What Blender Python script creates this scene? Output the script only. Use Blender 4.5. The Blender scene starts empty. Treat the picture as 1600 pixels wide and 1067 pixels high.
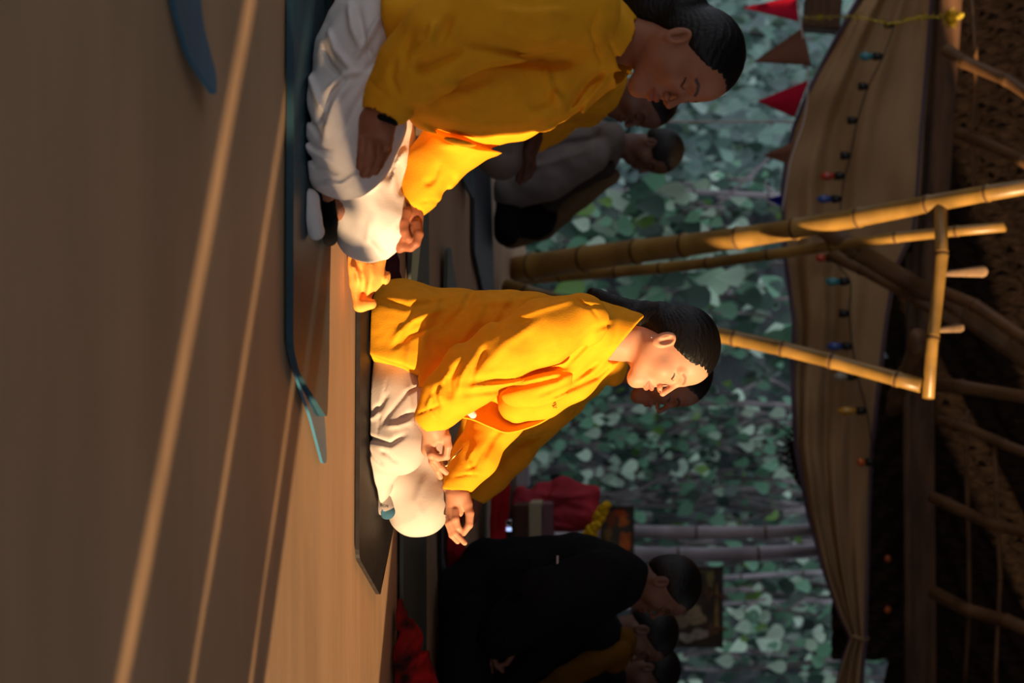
import bpy, bmesh, math, random
import numpy as np
from mathutils import Vector, Matrix

# ------------------------------------------------------------------ camera, world, sun, exposure
SC = bpy.context.scene
COL = SC.collection
SC.view_settings.view_transform = 'Standard'
SC.view_settings.look = 'None'
SC.view_settings.gamma = 1.0
SC.view_settings.exposure = 0.0
FPX, HC, HZ = 2700.0, 0.676, 1013.0            # focal length in pixels, eye height, horizon
PIT = math.atan((HZ - 800.0) / FPX)
CF = np.array([0, math.cos(PIT), -math.sin(PIT)])
CR = np.array([0, math.sin(PIT), math.cos(PIT)])
CPOS = np.array([0, 0, HC])

cam = bpy.data.cameras.new('camera')
cam.sensor_width = 36.0
cam.lens = FPX * 36.0 / 1600.0
cam.clip_end = 200
cam.dof.use_dof = True
cam.dof.focus_distance = 4.12
cam.dof.aperture_fstop = 3.2
camo = bpy.data.objects.new('camera', cam)
COL.objects.link(camo)
# the photograph was taken with the camera turned on its side: picture right is up
R3 = Matrix(((CR[0], -1, -CF[0]), (CR[1], 0, -CF[1]), (CR[2], 0, -CF[2])))
camo.matrix_world = Matrix.Translation(Vector(CPOS)) @ R3.to_4x4()
SC.camera = camo

W = bpy.data.worlds.new('world')
SC.world = W
W.use_nodes = True
wn = W.node_tree
wn.nodes['Background'].inputs[0].default_value = (0.80, 0.84, 0.95, 1)
wn.nodes['Background'].inputs[1].default_value = 0.80

SUN_EL, SUN_AZ = math.radians(9.5), math.radians(35)
tosun = Vector((math.cos(SUN_AZ) * math.cos(SUN_EL), -math.sin(SUN_AZ) * math.cos(SUN_EL), math.sin(SUN_EL)))
sl = bpy.data.lights.new('sun', 'SUN')
sl.energy = 10.3
sl.color = (1.0, 0.66, 0.36)
sl.angle = math.radians(0.9)
so = bpy.data.objects.new('sun', sl)
COL.objects.link(so)
so.rotation_euler = tosun.to_track_quat('Z', 'Y').to_euler()
so.location = (6, -3, 3)

# ------------------------------------------------------------------ geometry of the view
def P(x, y, Y):
    """world point seen at picture pixel (x, y) at depth Y"""
    d = CF + CR * (x - 800.0) / FPX + np.array([1.0, 0, 0]) * (y - 533.5) / FPX
    return CPOS + d * (Y / d[1])
def G(x, y, z=0.0):
    d = CF + CR * (x - 800.0) / FPX + np.array([1.0, 0, 0]) * (y - 533.5) / FPX
    return CPOS + d * ((z - HC) / d[2])

# ------------------------------------------------------------------ materials
def mat(name, col, rough=0.7, spec=0.3, var=0.0, vscale=8.0, bump=0.0, bscale=60.0, stretch=None, metal=0.0,
        sss=0.0, sheen=0.0, attr=None, alpha=None, coat=0.0, col2=None, emis=None):
    m = bpy.data.materials.new(name)
    m.use_nodes = True
    nt = m.node_tree
    b = nt.nodes['Principled BSDF']
    b.inputs['Roughness'].default_value = rough
    b.inputs['Specular IOR Level'].default_value = spec
    b.inputs['Metallic'].default_value = metal
    b.inputs['Base Color'].default_value = (*col, 1)
    if sss:
        b.inputs['Subsurface Weight'].default_value = sss
        b.inputs['Subsurface Radius'].default_value = (0.012, 0.005, 0.003)
        b.inputs['Subsurface Scale'].default_value = 1.0
    if sheen:
        b.inputs['Sheen Weight'].default_value = sheen
        b.inputs['Sheen Tint'].default_value = (*col, 1)
    if coat:
        b.inputs['Coat Weight'].default_value = coat
        b.inputs['Coat Roughness'].default_value = 0.2
    if emis:
        b.inputs['Emission Color'].default_value = (*emis[0], 1)
        b.inputs['Emission Strength'].default_value = emis[1]
    tc = nt.nodes.new('ShaderNodeTexCoord')
    mp = nt.nodes.new('ShaderNodeMapping')
    nt.links.new(tc.outputs['Object'], mp.inputs[0])
    if stretch:
        mp.inputs['Scale'].default_value = stretch
    src = None
    if attr:
        a = nt.nodes.new('ShaderNodeAttribute')
        a.attribute_name = attr
        src = a.outputs['Color']
    if var or col2:
        n = nt.nodes.new('ShaderNodeTexNoise')
        n.inputs['Scale'].default_value = vscale
        n.inputs['Detail'].default_value = 5
        nt.links.new(mp.outputs[0], n.inputs[0])
        r = nt.nodes.new('ShaderNodeValToRGB')
        r.color_ramp.elements[0].position = 0.35
        r.color_ramp.elements[1].position = 0.65
        if col2:
            c0, c1 = col, col2
        else:
            c0 = [c * (1 - var) for c in col]
            c1 = [min(1, c * (1 + var)) for c in col]
        if src:
            c0 = [1 - var] * 3
            c1 = [1, 1, 1]
        r.color_ramp.elements[0].color = (*c0, 1)
        r.color_ramp.elements[1].color = (*c1, 1)
        nt.links.new(n.outputs[0], r.inputs[0])
        if src:
            mx = nt.nodes.new('ShaderNodeMixRGB')
            mx.blend_type = 'MULTIPLY'
            mx.inputs[0].default_value = 1
            nt.links.new(src, mx.inputs[1])
            nt.links.new(r.outputs[0], mx.inputs[2])
            src = mx.outputs[0]
        else:
            src = r.outputs[0]
    if src:
        nt.links.new(src, b.inputs['Base Color'])
    if bump:
        n2 = nt.nodes.new('ShaderNodeTexNoise')
        n2.inputs['Scale'].default_value = bscale
        n2.inputs['Detail'].default_value = 4
        nt.links.new(mp.outputs[0], n2.inputs[0])
        bp = nt.nodes.new('ShaderNodeBump')
        bp.inputs['Strength'].default_value = bump
        bp.inputs['Distance'].default_value = 0.01
        nt.links.new(n2.outputs[0], bp.inputs['Height'])
        nt.links.new(bp.outputs[0], b.inputs['Normal'])
    return m

M = {}
M['floor'] = mat('clay_floor', (0.50, 0.318, 0.178), 0.7, 0.3, var=0.13, vscale=1.6, bump=0.22, bscale=7, stretch=(0.45, 2.2, 1))
M['skin'] = mat('skin', (1, 1, 1), 0.52, 0.3, var=0.08, vscale=40, bump=0.03, bscale=300, sss=0.25, attr='tone')
M['yellow'] = mat('yellow_fleece', (0.82, 0.355, 0.012), 0.85, 0.15, var=0.05, vscale=30, bump=0.12, bscale=350, sheen=0.25)
M['orange'] = mat('orange_cloth', (0.90, 0.37, 0.08), 0.8, 0.15, var=0.08, vscale=20, bump=0.1, bscale=250)
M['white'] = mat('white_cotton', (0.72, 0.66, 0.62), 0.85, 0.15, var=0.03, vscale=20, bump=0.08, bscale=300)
M['white_lit'] = mat('sun_dimmed_white_cotton', (0.52, 0.455, 0.40), 0.85, 0.15, var=0.03, vscale=20, bump=0.08, bscale=300)  # darker copy of the white cotton, its colour tones down the direct sun
M['kurta'] = mat('shaded_white_cotton', (0.17, 0.145, 0.13), 0.9, 0.1, var=0.05, vscale=20)  # white cloth with the deeper shade of the hut put into its colour
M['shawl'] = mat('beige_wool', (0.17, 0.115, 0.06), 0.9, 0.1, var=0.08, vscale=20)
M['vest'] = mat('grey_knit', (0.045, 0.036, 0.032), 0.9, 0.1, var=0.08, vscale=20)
M['mustard'] = mat('shaded_yellow_fleece', (0.11, 0.045, 0.004), 0.9, 0.1, bump=0.1, bscale=200)  # yellow fleece darkened, its shade is put into the colour
M['black'] = mat('black_cloth', (0.006, 0.006, 0.0066), 0.9, 0.1, bump=0.1, bscale=200)
M['hair'] = mat('black_hair', (0.004, 0.003, 0.0025), 0.45, 0.22, bump=0.3, bscale=90, stretch=(0.35, 3.5, 1.2))
M['teal'] = mat('teal_rubber', (0.020, 0.062, 0.085), 0.5, 0.3, var=0.15, vscale=6, bump=0.05, bscale=400)
M['blue'] = mat('blue_rubber', (0.035, 0.15, 0.24), 0.45, 0.4, var=0.15, vscale=6)
M['mat_black'] = mat('black_rubber', (0.018, 0.015, 0.014), 0.6, 0.22, var=0.2, vscale=30, bump=0.08, bscale=400)
M['mat_green'] = mat('dark_green_rubber', (0.085, 0.105, 0.085), 0.5, 0.4, var=0.1, vscale=8)
M['mat_blue'] = mat('dark_blue_rubber', (0.025, 0.04, 0.055), 0.5, 0.4, var=0.1, vscale=8)
M['red'] = mat('red_cloth', (0.42, 0.012, 0.016), 0.85, 0.1, var=0.2, vscale=9, bump=0.1, bscale=150)
M['red_bundle'] = mat('faded_red_cloth', (0.42, 0.035, 0.05), 0.8, 0.2, var=0.25, vscale=7, bump=0.1, bscale=120)
M['redblack'] = mat('red_black_cloth', (0.50, 0.010, 0.012), 0.9, 0.1, col2=(0.015, 0.008, 0.008), vscale=7)
M['maroon'] = mat('dark_maroon_cloth', (0.035, 0.008, 0.012), 0.9, 0.1, var=0.3, vscale=12)
M['bamboo'] = mat('bamboo', (0.27, 0.155, 0.035), 0.38, 0.45, var=0.3, vscale=6, bump=0.1, bscale=30)
M['bamboo_dark'] = mat('aged_bamboo', (0.13, 0.066, 0.026), 0.5, 0.35, var=0.3, vscale=6)
M['node_dark'] = mat('bamboo_node', (0.10, 0.05, 0.02), 0.6, 0.3)
M['bamboo_grey'] = mat('weathered_bamboo', (0.42, 0.39, 0.43), 0.6, 0.3, var=0.25, vscale=5)
M['wood_dark'] = mat('dark_wood', (0.10, 0.05, 0.024), 0.7, 0.3, var=0.35, vscale=4, stretch=(1, 6, 6), bump=0.2, bscale=20)
M['thatch'] = mat('dark_thatch', (0.028, 0.017, 0.011), 0.9, 0.1, var=0.5, vscale=12, stretch=(4, 1, 1), bump=0.8, bscale=40)
M['curtain'] = mat('cream_canvas', (0.36, 0.23, 0.115), 0.9, 0.1, var=0.06, vscale=5, bump=0.06, bscale=200)
M['hem_violet'] = mat('violet_piping', (0.10, 0.07, 0.10), 0.8, 0.2)
M['flag_red'] = mat('red_felt', (0.40, 0.008, 0.030), 0.85, 0.1, var=0.1)
M['flag_brown'] = mat('brown_felt', (0.17, 0.075, 0.045), 0.85, 0.1, var=0.1)
M['flag_blue'] = mat('blue_felt', (0.01, 0.015, 0.22), 0.85, 0.1)
M['plastic_black'] = mat('black_plastic', (0.008, 0.008, 0.008), 0.4, 0.4)
M['gold'] = mat('gold_tinsel', (0.70, 0.55, 0.05), 0.2, 0.8, metal=0.7, bump=1.0, bscale=80)
M['string'] = mat('pale_rope', (0.55, 0.50, 0.47), 0.8, 0.2)
M['silver'] = mat('silver', (0.8, 0.8, 0.8), 0.2, 0.8, metal=1.0)
M['brass'] = mat('brass', (0.7, 0.45, 0.12), 0.3, 0.8, metal=1.0)
M['sock_blue'] = mat('petrol_blue_knit', (0.035, 0.10, 0.15), 0.9, 0.1, bump=0.2, bscale=300)
M['sock_grey'] = mat('grey_knit_cuff', (0.30, 0.26, 0.24), 0.9, 0.1)
M['print_gold'] = mat('faded_print', (0.35, 0.16, 0.02), 0.8, 0.2)
M['stalk'] = mat('vine_stem', (0.25, 0.225, 0.23), 0.8, 0.2, var=0.3, vscale=5)
M['leaf'] = mat('leaf', (1, 1, 1), 0.38, 0.5, attr='tone')
M['bank'] = mat('overgrown_bank', (0.010, 0.013, 0.014), 0.95, 0.1, col2=(0.050, 0.060, 0.062), vscale=1.6, bump=0.6, bscale=6)
M['earth'] = mat('bare_earth', (0.09, 0.07, 0.055), 0.95, 0.1, var=0.3)
M['page'] = mat('book_pages', (0.50, 0.42, 0.27), 0.8, 0.2, bump=0.4, bscale=80, stretch=(1, 1, 20))
M['brownbox'] = mat('brown_board', (0.10, 0.045, 0.025), 0.8, 0.2, var=0.15)
M['pinkbox'] = mat('dusty_pink_board', (0.20, 0.10, 0.12), 0.8, 0.2)
M['frame'] = mat('frame_wood', (0.035, 0.02, 0.012), 0.4, 0.4, var=0.3)
M['petal'] = mat('yellow_petals', (0.75, 0.45, 0.01), 0.8, 0.2, var=0.15, vscale=40)
M['white_paint'] = mat('white_paint', (0.50, 0.48, 0.52), 0.8, 0.2, var=0.05)
for nm, c in (('b_teal', (0.03, 0.22, 0.25)), ('b_red', (0.45, 0.05, 0.02)), ('b_blue', (0.03, 0.08, 0.30)), ('b_amber', (0.55, 0.28, 0.03)), ('b_clear', (0.35, 0.33, 0.26)), ('b_orange', (0.60, 0.13, 0.02))):
    M[nm] = mat(nm.replace('b_', 'bulb_'), c, 0.2, 0.6)

# ------------------------------------------------------------------ object helpers
def tag(o, label=None, cat=None, group=None, kind=None):
    if label: o['label'] = label
    if cat: o['category'] = cat
    if group: o['group'] = group
    if kind: o['kind'] = kind
    return o
def link(name, me, m, parent=None):
    o = bpy.data.objects.new(name, me)
    COL.objects.link(o)
    if m is not None and len(me.materials) == 0:
        me.materials.append(m)
    if parent is not None:
        o.parent = parent
        o.matrix_parent_inverse = Matrix.Translation(-parent.location)
    return o
def empty(name, loc, label, cat, group=None):
    o = bpy.data.objects.new(name, None)
    COL.objects.link(o)
    o.location = Vector(loc)
    o.empty_display_size = 0.05
    return tag(o, label, cat, group)
def np_mesh(name, V, F, smooth=True):
    me = bpy.data.meshes.new(name)
    V = np.asarray(V, dtype=np.float32)
    F = np.asarray(F, dtype=np.int32)
    n = F.shape[1]
    me.vertices.add(len(V)); me.vertices.foreach_set('co', V.ravel())
    me.loops.add(F.size); me.loops.foreach_set('vertex_index', F.ravel())
    me.polygons.add(len(F)); me.polygons.foreach_set('loop_start', np.arange(0, F.size, n, dtype=np.int32))
    me.polygons.foreach_set('loop_total', np.full(len(F), n, dtype=np.int32))
    me.update(calc_edges=True)
    if smooth:
        me.polygons.foreach_set('use_smooth', np.ones(len(F), dtype=bool))
    me.validate()
    return me
def set_tone(me, C):
    a = me.color_attributes.new('tone', 'FLOAT_COLOR', 'POINT')
    C4 = np.ones((len(C), 4), dtype=np.float32)
    C4[:, :3] = C
    a.data.foreach_set('color', C4.ravel())
def bm_obj(name, bm, m, parent=None, smooth=True):
    me = bpy.data.meshes.new(name)
    bmesh.ops.recalc_face_normals(bm, faces=bm.faces)
    bm.to_mesh(me); bm.free()
    if smooth:
        for p in me.polygons: p.use_smooth = True
    return link(name, me, m, parent)
def tube_bm(bm, pts, rad, n=12, cap=True):
    pts = [Vector(p) for p in pts]
    if not hasattr(rad, '__len__'): rad = [rad] * len(pts)
    rings = []
    up = Vector((0.13, 0.29, 0.95))
    for i, p in enumerate(pts):
        t = (pts[min(i + 1, len(pts) - 1)] - pts[max(i - 1, 0)]).normalized()
        a = t.cross(up)
        if a.length < 1e-3: a = t.cross(Vector((1, 0, 0)))
        a.normalize(); b = t.cross(a)
        rings.append([bm.verts.new(p + (a * math.cos(q) + b * math.sin(q)) * rad[i]) for q in [2 * math.pi * k / n for k in range(n)]])
    for r0, r1 in zip(rings, rings[1:]):
        for k in range(n):
            bm.faces.new((r0[k], r0[(k + 1) % n], r1[(k + 1) % n], r1[k]))
    if cap:
        bm.faces.new(rings[0][::-1]); bm.faces.new(rings[-1])
def box_bm(bm, c, s, R=None, bev=0.0):
    r = bmesh.ops.create_cube(bm, size=1.0)
    vs = r['verts']
    for v in vs:
        q = Vector((v.co.x * s[0], v.co.y * s[1], v.co.z * s[2]))
        if R is not None: q = R @ q
        v.co = q + Vector(c)
    if bev:
        es = list({e for v in vs for e in v.link_edges})
        bmesh.ops.bevel(bm, geom=es, offset=bev, segments=2, affect='EDGES')
def bezier(pts, n=12):
    """Catmull-Rom through the points"""
    pts = [np.asarray(p, float) for p in pts]
    q = [2 * pts[0] - pts[1]] + pts + [2 * pts[-1] - pts[-2]]
    out = []
    for i in range(1, len(q) - 2):
        for k in range(n):
            t = k / n
            out.append(0.5 * ((2 * q[i]) + (-q[i - 1] + q[i + 1]) * t + (2 * q[i - 1] - 5 * q[i] + 4 * q[i + 1] - q[i + 2]) * t * t + (-q[i - 1] + 3 * q[i] - 3 * q[i + 1] + q[i + 2]) * t ** 3))
    out.append(pts[-1])
    return out

# ------------------------------------------------------------------ signed-distance sculpting
f32 = np.float32
def cone(a, b, ra, rb, ax=None, s=1.0):
    a = np.asarray(a, f32); b = np.asarray(b, f32); ba = b - a; L = float(ba @ ba) + 1e-12
    if ax is not None:
        ax = np.asarray(ax, f32); ax = ax / np.linalg.norm(ax)
    def f(p):
        q = p - a
        t = np.clip(q @ ba / L, 0, 1)
        q = q - t[:, None] * ba
        if ax is not None:
            q = q + ((1.0 / s - 1.0) * (q @ ax))[:, None] * ax
        return (np.sqrt((q * q).sum(1)) - (ra + (rb - ra) * t)).astype(f32)
    return f
def ell(c, r, R=None):
    c = np.asarray(c, f32); r = np.asarray(r, f32)
    def f(p):
        q = p - c
        if R is not None: q = q @ np.asarray(R, f32)
        k0 = np.sqrt(((q / r) ** 2).sum(1)) + 1e-6
        k1 = np.sqrt(((q / (r * r)) ** 2).sum(1)) + 1e-6
        return k0 * (k0 - 1) / k1
    return f
def smin(a, b, k):
    h = np.maximum(k - np.abs(a - b), 0) / k
    return np.minimum(a, b) - h * h * k * 0.25
def smax(a, b, k): return -smin(-a, -b, k)
def uni(k, *fs):
    def f(p):
        d = fs[0](p)
        for g in fs[1:]: d = smin(d, g(p), k)
        return d
    return f
def sub(f, g, k=0.004): return lambda p: smax(f(p), -g(p), k)
def plane(p0, n):
    p0 = np.asarray(p0, f32); n = np.asarray(n, f32); n = n / np.linalg.norm(n)
    return lambda p: (p - p0) @ n
def inter(f, g, k=0.004): return lambda p: smax(f(p), g(p), k)
def chain(pts, rs, k=0.01, **kw):
    return uni(k, *[cone(a, b, ra, rb, **kw) for a, b, ra, rb in zip(pts, pts[1:], rs, rs[1:])])
def wave(p, lam, seed, n=5, warp=0.35):
    rg = np.random.RandomState(seed)
    out = np.zeros(len(p), f32)
    w = np.zeros(len(p), f32)
    for i in range(3):
        d = rg.normal(size=3); d /= np.linalg.norm(d)
        w += np.sin(p @ (d * 2 * math.pi / (lam * 2.3)).astype(f32) + rg.rand() * 6.28)
    for i in range(n):
        d = rg.normal(size=3); d /= np.linalg.norm(d)
        l = lam * (0.7 + 0.8 * rg.rand())
        out += np.sin(p @ (d * 2 * math.pi / l).astype(f32) + w * warp * 2.2 + rg.rand() * 6.28)
    return out / n
def polydist(p2, pts):
    d = None; tt = None
    n = len(pts) - 1
    for i in range(n):
        a = np.asarray(pts[i], f32); b = np.asarray(pts[i + 1], f32); ba = b - a
        q = p2 - a
        t = np.clip(q @ ba / (float(ba @ ba) + 1e-12), 0, 1)
        e = ((q - t[:, None] * ba) ** 2).sum(1)
        u = (i + t) / n
        if d is None: d, tt = e, u
        else:
            m = e < d
            d = np.where(m, e, d); tt = np.where(m, u, tt)
    return np.sqrt(d), tt
def folded(f, folds, Y, wob=0.0, lam=0.09, seed=1, fine=0.0):
    """cloth folds: (points in picture pixels at depth Y, width, height) laid over the body as ridges or grooves"""
    FF = []
    for pts, w, a in folds:
        W3 = [P(x, y, Y) for x, y in pts]
        FF.append(([(q[0], q[2]) for q in W3], w, a))
    def g(p):
        d = f(p)
        near = np.abs(d) < 0.05
        idx = np.nonzero(near)[0]
        if len(idx):
            q = p[idx]; q2 = q[:, [0, 2]]
            e = d[idx].copy()
            lim = np.clip(1.15 - np.abs(e) / .035, 0, 1)
            for pts, w, a in FF:
                dd, u = polydist(q2, pts)
                env = np.clip(4 * np.minimum(u, 1 - u) + 0.15, 0, 1)
                e -= a * np.exp(-(dd / w) ** 2) * env * lim
            if wob: e -= wob * wave(q, lam, seed)
            if fine: e -= fine * wave(q, lam * 0.35, seed + 9)
            d[idx] = e
        return d
    return g
def nets(f, lo, hi, h):
    """surface nets; coarse pass first, fine only close to the surface"""
    lo = np.asarray(lo, float); hi = np.asarray(hi, float)
    K = 4
    nc = np.ceil((hi - lo) / (h * K)).astype(int) + 1
    H = h * K
    ax = [lo[i] + (np.arange(nc[i]) + 0.5) * H - 0.5 * h for i in range(3)]
    g = np.stack(np.meshgrid(*ax, indexing='ij'), -1).reshape(-1, 3).astype(f32)
    dc = f(g).reshape(nc)
    act = np.abs(dc) < H * 1.5 + 0.012
    n = nc * K
    val = np.repeat(np.repeat(np.repeat(dc, K, 0), K, 1), K, 2)
    ci = np.argwhere(act)
    off = np.stack(np.meshgrid(*[np.arange(K)] * 3, indexing='ij'), -1).reshape(-1, 3)
    for s in range(0, len(ci), 12000):
        c = (ci[s:s + 12000, None, :] * K + off[None]).reshape(-1, 3)
        pts = (lo + c * h).astype(f32)
        val[c[:, 0], c[:, 1], c[:, 2]] = f(pts)
    val[0] = val[-1] = 1; val[:, 0] = val[:, -1] = 1; val[:, :, 0] = val[:, :, -1] = 1
    S = val < 0
    cnt = np.zeros(tuple(n - 1), np.int8)
    cor = [(i, j, k) for i in (0, 1) for j in (0, 1) for k in (0, 1)]
    for i, j, k in cor:
        cnt += S[i:n[0] - 1 + i, j:n[1] - 1 + j, k:n[2] - 1 + k]
    A = np.argwhere((cnt > 0) & (cnt < 8))
    idm = np.full(tuple(n - 1), -1, np.int32)
    idm[A[:, 0], A[:, 1], A[:, 2]] = np.arange(len(A))
    cv = np.stack([val[A[:, 0] + i, A[:, 1] + j, A[:, 2] + k] for i, j, k in cor], 1)
    acc = np.zeros((len(A), 3)); num = np.zeros(len(A))
    for a in range(8):
        for b in range(a + 1, 8):
            da = np.array(cor[b]) - np.array(cor[a])
            if np.abs(da).sum() != 1: continue
            va, vb = cv[:, a], cv[:, b]
            m = (va < 0) != (vb < 0)
            t = np.where(m, va / np.where(m, va - vb, 1), 0)
            acc += m[:, None] * (np.array(cor[a]) + t[:, None] * da)
            num += m
    V = lo + (A + acc / num[:, None]) * h
    Fs = []
    for axis in range(3):
        sl0 = [slice(1, n[i] - 1) for i in range(3)]; sl1 = list(sl0)
        sl0[axis] = slice(0, n[axis] - 1); sl1[axis] = slice(1, n[axis])
        a = S[tuple(sl0)]; b = S[tuple(sl1)]
        E = np.argwhere(a != b)
        if not len(E): continue
        flip = a[E[:, 0], E[:, 1], E[:, 2]]
        base = E + 1; base[:, axis] -= 1
        u, v = [(1, 2), (2, 0), (0, 1)][axis]
        eu = np.zeros(3, int); eu[u] = 1
        ev = np.zeros(3, int); ev[v] = 1
        def I(q): return idm[q[:, 0], q[:, 1], q[:, 2]]
        q = np.stack([I(base - eu - ev), I(base - ev), I(base), I(base - eu)], 1)
        q[~flip] = q[~flip][:, ::-1]
        Fs.append(q)
    F = np.concatenate(Fs)
    F = F[(F >= 0).all(1)]
    return V, F
def sdf_obj(name, f, lo, hi, h, m, parent=None):
    if parent is not None and parent.name.startswith('person'):      # clothes stay above the mats they rest on
        f0, rest = f, plane((0, 0, .0165), (0, 0, -1))
        f = lambda q: smax(f0(q), rest(q), .002)
    V, F = nets(f, lo, hi, h)
    return link(name, np_mesh(name, V, F), m, parent)
def bbox(pts, pad):
    a = np.array(pts)
    return a.min(0) - pad, a.max(0) + pad

# ------------------------------------------------------------------ heads
def head_field(ears=True):
    fs = lambda s: [
        cone((-.004, s * .050, -.045), (.064, s * .012, -.094), .022, .017),
    ]
    cr = ell((-.012, 0, .028), (.095, .074, .084))
    fc = ell((.020, 0, -.022), (.062, .058, .086))
    jl, jr = fs(1)[0], fs(-1)[0]
    chin = ell((.071, 0, -.095), (.017, .019, .017))
    side = [ell((.016, s * .046, -.045), (.040, .016, .034)) for s in (1, -1)]
    muz = ell((.066, 0, -.060), (.026, .028, .027))
    chk = [ell((.052, s * .038, -.026), (.027, .024, .026)) for s in (1, -1)]
    brow = [cone((.077, s * .010, .021), (.064, s * .044, .019), .010, .009) for s in (1, -1)]
    fore = ell((.030, 0, .045), (.052, .056, .048))
    nose = cone((.081, 0, .016), (.1075, 0, -.029), .0060, .0080)
    wing = [ell((.0935, s * .0105, -.0355), (.010, .0068, .0072)) for s in (1, -1)]
    nost = [ell((.0985, s * .0068, -.0425), (.0062, .0030, .0045)) for s in (1, -1)]
    sock = [ell((.094, s * .031, .004), (.017, .018, .013)) for s in (1, -1)]
    eye = [ell((.0695, s * .0315, .001), (.0130, .0150, .0115)) for s in (1, -1)]
    lash = [chain([(.072, s * .047, .000), (.0815, s * .037, -.0052), (.0830, s * .027, -.0052), (.079, s * .018, -.001)], [.0016, .0018, .0018, .0012], .001) for s in (1, -1)]
    ul = chain([(.084, -.021, -.0615), (.0935, -.007, -.0560), (.0930, 0, -.0570), (.0935, .007, -.0560), (.084, .021, -.0615)], [.002, .0048, .0048, .0048, .002], .003)
    ll = chain([(.084, -.019, -.0645), (.0915, -.008, -.0695), (.0925, 0, -.0700), (.0915, .008, -.0695), (.084, .019, -.0645)], [.002, .0050, .0056, .0050, .002], .003)
    gr = chain([(.086, -.023, -.0625), (.0985, -.008, -.0628), (.0995, 0, -.0632), (.0985, .008, -.0628), (.086, .023, -.0625)], [.0012] * 5, .001)
    th = math.radians(12)
    ear = []
    for s in (1, -1):
        c, sn = math.cos(th), math.sin(th)
        Re = np.array([[c, 0, -sn], [0, 1, 0], [sn, 0, c]])
        outer = ell((-.012, s * .0745, -.020), (.0185, .0078, .0300), Re)
        cav = ell((-.0085, s * .0830, -.0160), (.0120, .0105, .0205), Re)
        rim = ell((-.016, s * .0775, -.020), (.0034, .0036, .0150), Re)
        ear.append((outer, cav, rim))
    def f(p):
        d = smin(cr(p), fc(p), .03)
        d = smin(d, fore(p), .02)
        d = smin(d, jl(p), .022); d = smin(d, jr(p), .022)
        d = smin(d, chin(p), .018); d = smin(d, muz(p), .018)
        for g in side: d = smin(d, g(p), .02)
        for g in chk: d = smin(d, g(p), .02)
        for g in brow: d = smin(d, g(p), .012)
        for g in sock: d = smax(d, -g(p), .013)
        for g in eye: d = smin(d, g(p), .0035)
        for g in lash: d = smax(d, -g(p) - .0009, .0015)
        d = smin(d, nose(p), .011)
        for g in wing: d = smin(d, g(p), .005)
        for g in nost: d = smax(d, -g(p), .002)
        d = smin(d, ul(p), .004); d = smin(d, ll(p), .004)
        d = smax(d, -gr(p), .002)
        for o, c, r in ear:
            e = smax(o(p), -c(p), .003)
            e = smin(e, r(p), .003)
            d = smin(d, e, .004)
        return d
    return f
HEADF = head_field()
def head_mask(q, skin, lip, dark):
    """colour of lips, brows and lash line, in head space"""
    C = np.tile(np.array(skin, f32), (len(q), 1))
    ay = np.stack([np.abs(q[:, 1]), q[:, 2]], 1)
    front = q[:, 0] > .055
    def put(m, c):
        m = (m * front)[:, None]
        C[:] = C * (1 - m) + np.array(c, f32) * m
    # cheeks and nose a little redder
    d = np.sqrt(((q - np.array([.07, 0, -.03])) ** 2 * np.array([1, .6, 1])).sum(1))
    m = np.clip(1 - d / .06, 0, 1)[:, None] * .35
    C[:] = C * (1 - m) + C * np.array([1.05, .82, .78], f32) * m
    du, _ = polydist(ay, [(0, -.0575), (.007, -.0570), (.021, -.0620)])
    dl, _ = polydist(ay, [(0, -.0690), (.008, -.0685), (.019, -.0645)])
    put(np.clip((.0050 - np.minimum(du, dl)) / .0018, 0, 1) * .8, lip)
    dm, _ = polydist(ay, [(0, -.0632), (.008, -.0628), (.0225, -.0625)])
    put(np.clip((.0014 - dm) / .0010, 0, 1) * .7, [c * .35 for c in lip])
    db, u = polydist(ay, [(.012, .0225), (.022, .0265), (.037, .0280), (.048, .0225)])
    put(np.clip((.0044 - db) / .0020, 0, 1) * (.55 if skin[0] > .4 else .9), dark)
    de, _ = polydist(ay, [(.0185, -.001), (.027, -.0058), (.037, -.0056), (.048, .001)])
    put(np.clip((.0024 - de) / .0012, 0, 1) * .95, dark)
    return C

def head_matrix(pos, yaw, pitch, roll=0.0, s=0.93):
    """yaw: degrees the face turns toward the camera from facing picture-down (+X)"""
    a = math.radians(yaw)
    R = Matrix.Rotation(-a, 3, 'Z') @ Matrix.Rotation(-math.radians(pitch), 3, 'Y') @ Matrix.Rotation(math.radians(roll), 3, 'X')
    return np.array(R), np.asarray(pos, float), s
def hair_field(style='back', ln=.012):
    cr = ell((-.016, 0, .030), (.099 + ln * .3, .078 + ln * .15, .088 + ln * .3))
    nape = ell((-.050, 0, -.022), (.052, .062, .055))
    if style == 'short':
        cut = plane((.072, 0, .070), (.62, 0, -.78)); low = plane((-.02, 0, -.052), (0.3, 0, -1))
    elif style == 'fringe':
        cut = plane((.088, 0, .030), (.75, 0, -.66)); low = plane((-.02, 0, -.052), (0.3, 0, -1))
    else:
        cut = plane((.076, 0, .066), (.70, 0, -.71)); low = plane((-.02, 0, -.075), (0.2, 0, -1))
    temple = [ell((.022, s * .072, .022), (.020, .016, .030)) for s in (1, -1)]
    earh = [ell((-.004, s * .085, -.024), (.022, .022, .034)) for s in (1, -1)]
    def f(p):
        d = smin(cr(p), nape(p), .03)
        d = smax(d, cut(p), .010)
        for e in earh: d = smax(d, -e(p), .006)
        d = smax(d, low(p), .02)
        # combed strands running front to back
        ang = np.arctan2(p[:, 1], p[:, 2] + .02)
        d += .00035 * np.sin(ang * 46 + 3 * np.sin(p[:, 0] * 40)) + .00025 * np.sin(ang * 95 + 2 * np.sin(p[:, 0] * 60 + 1))
        return d
    return f

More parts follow.
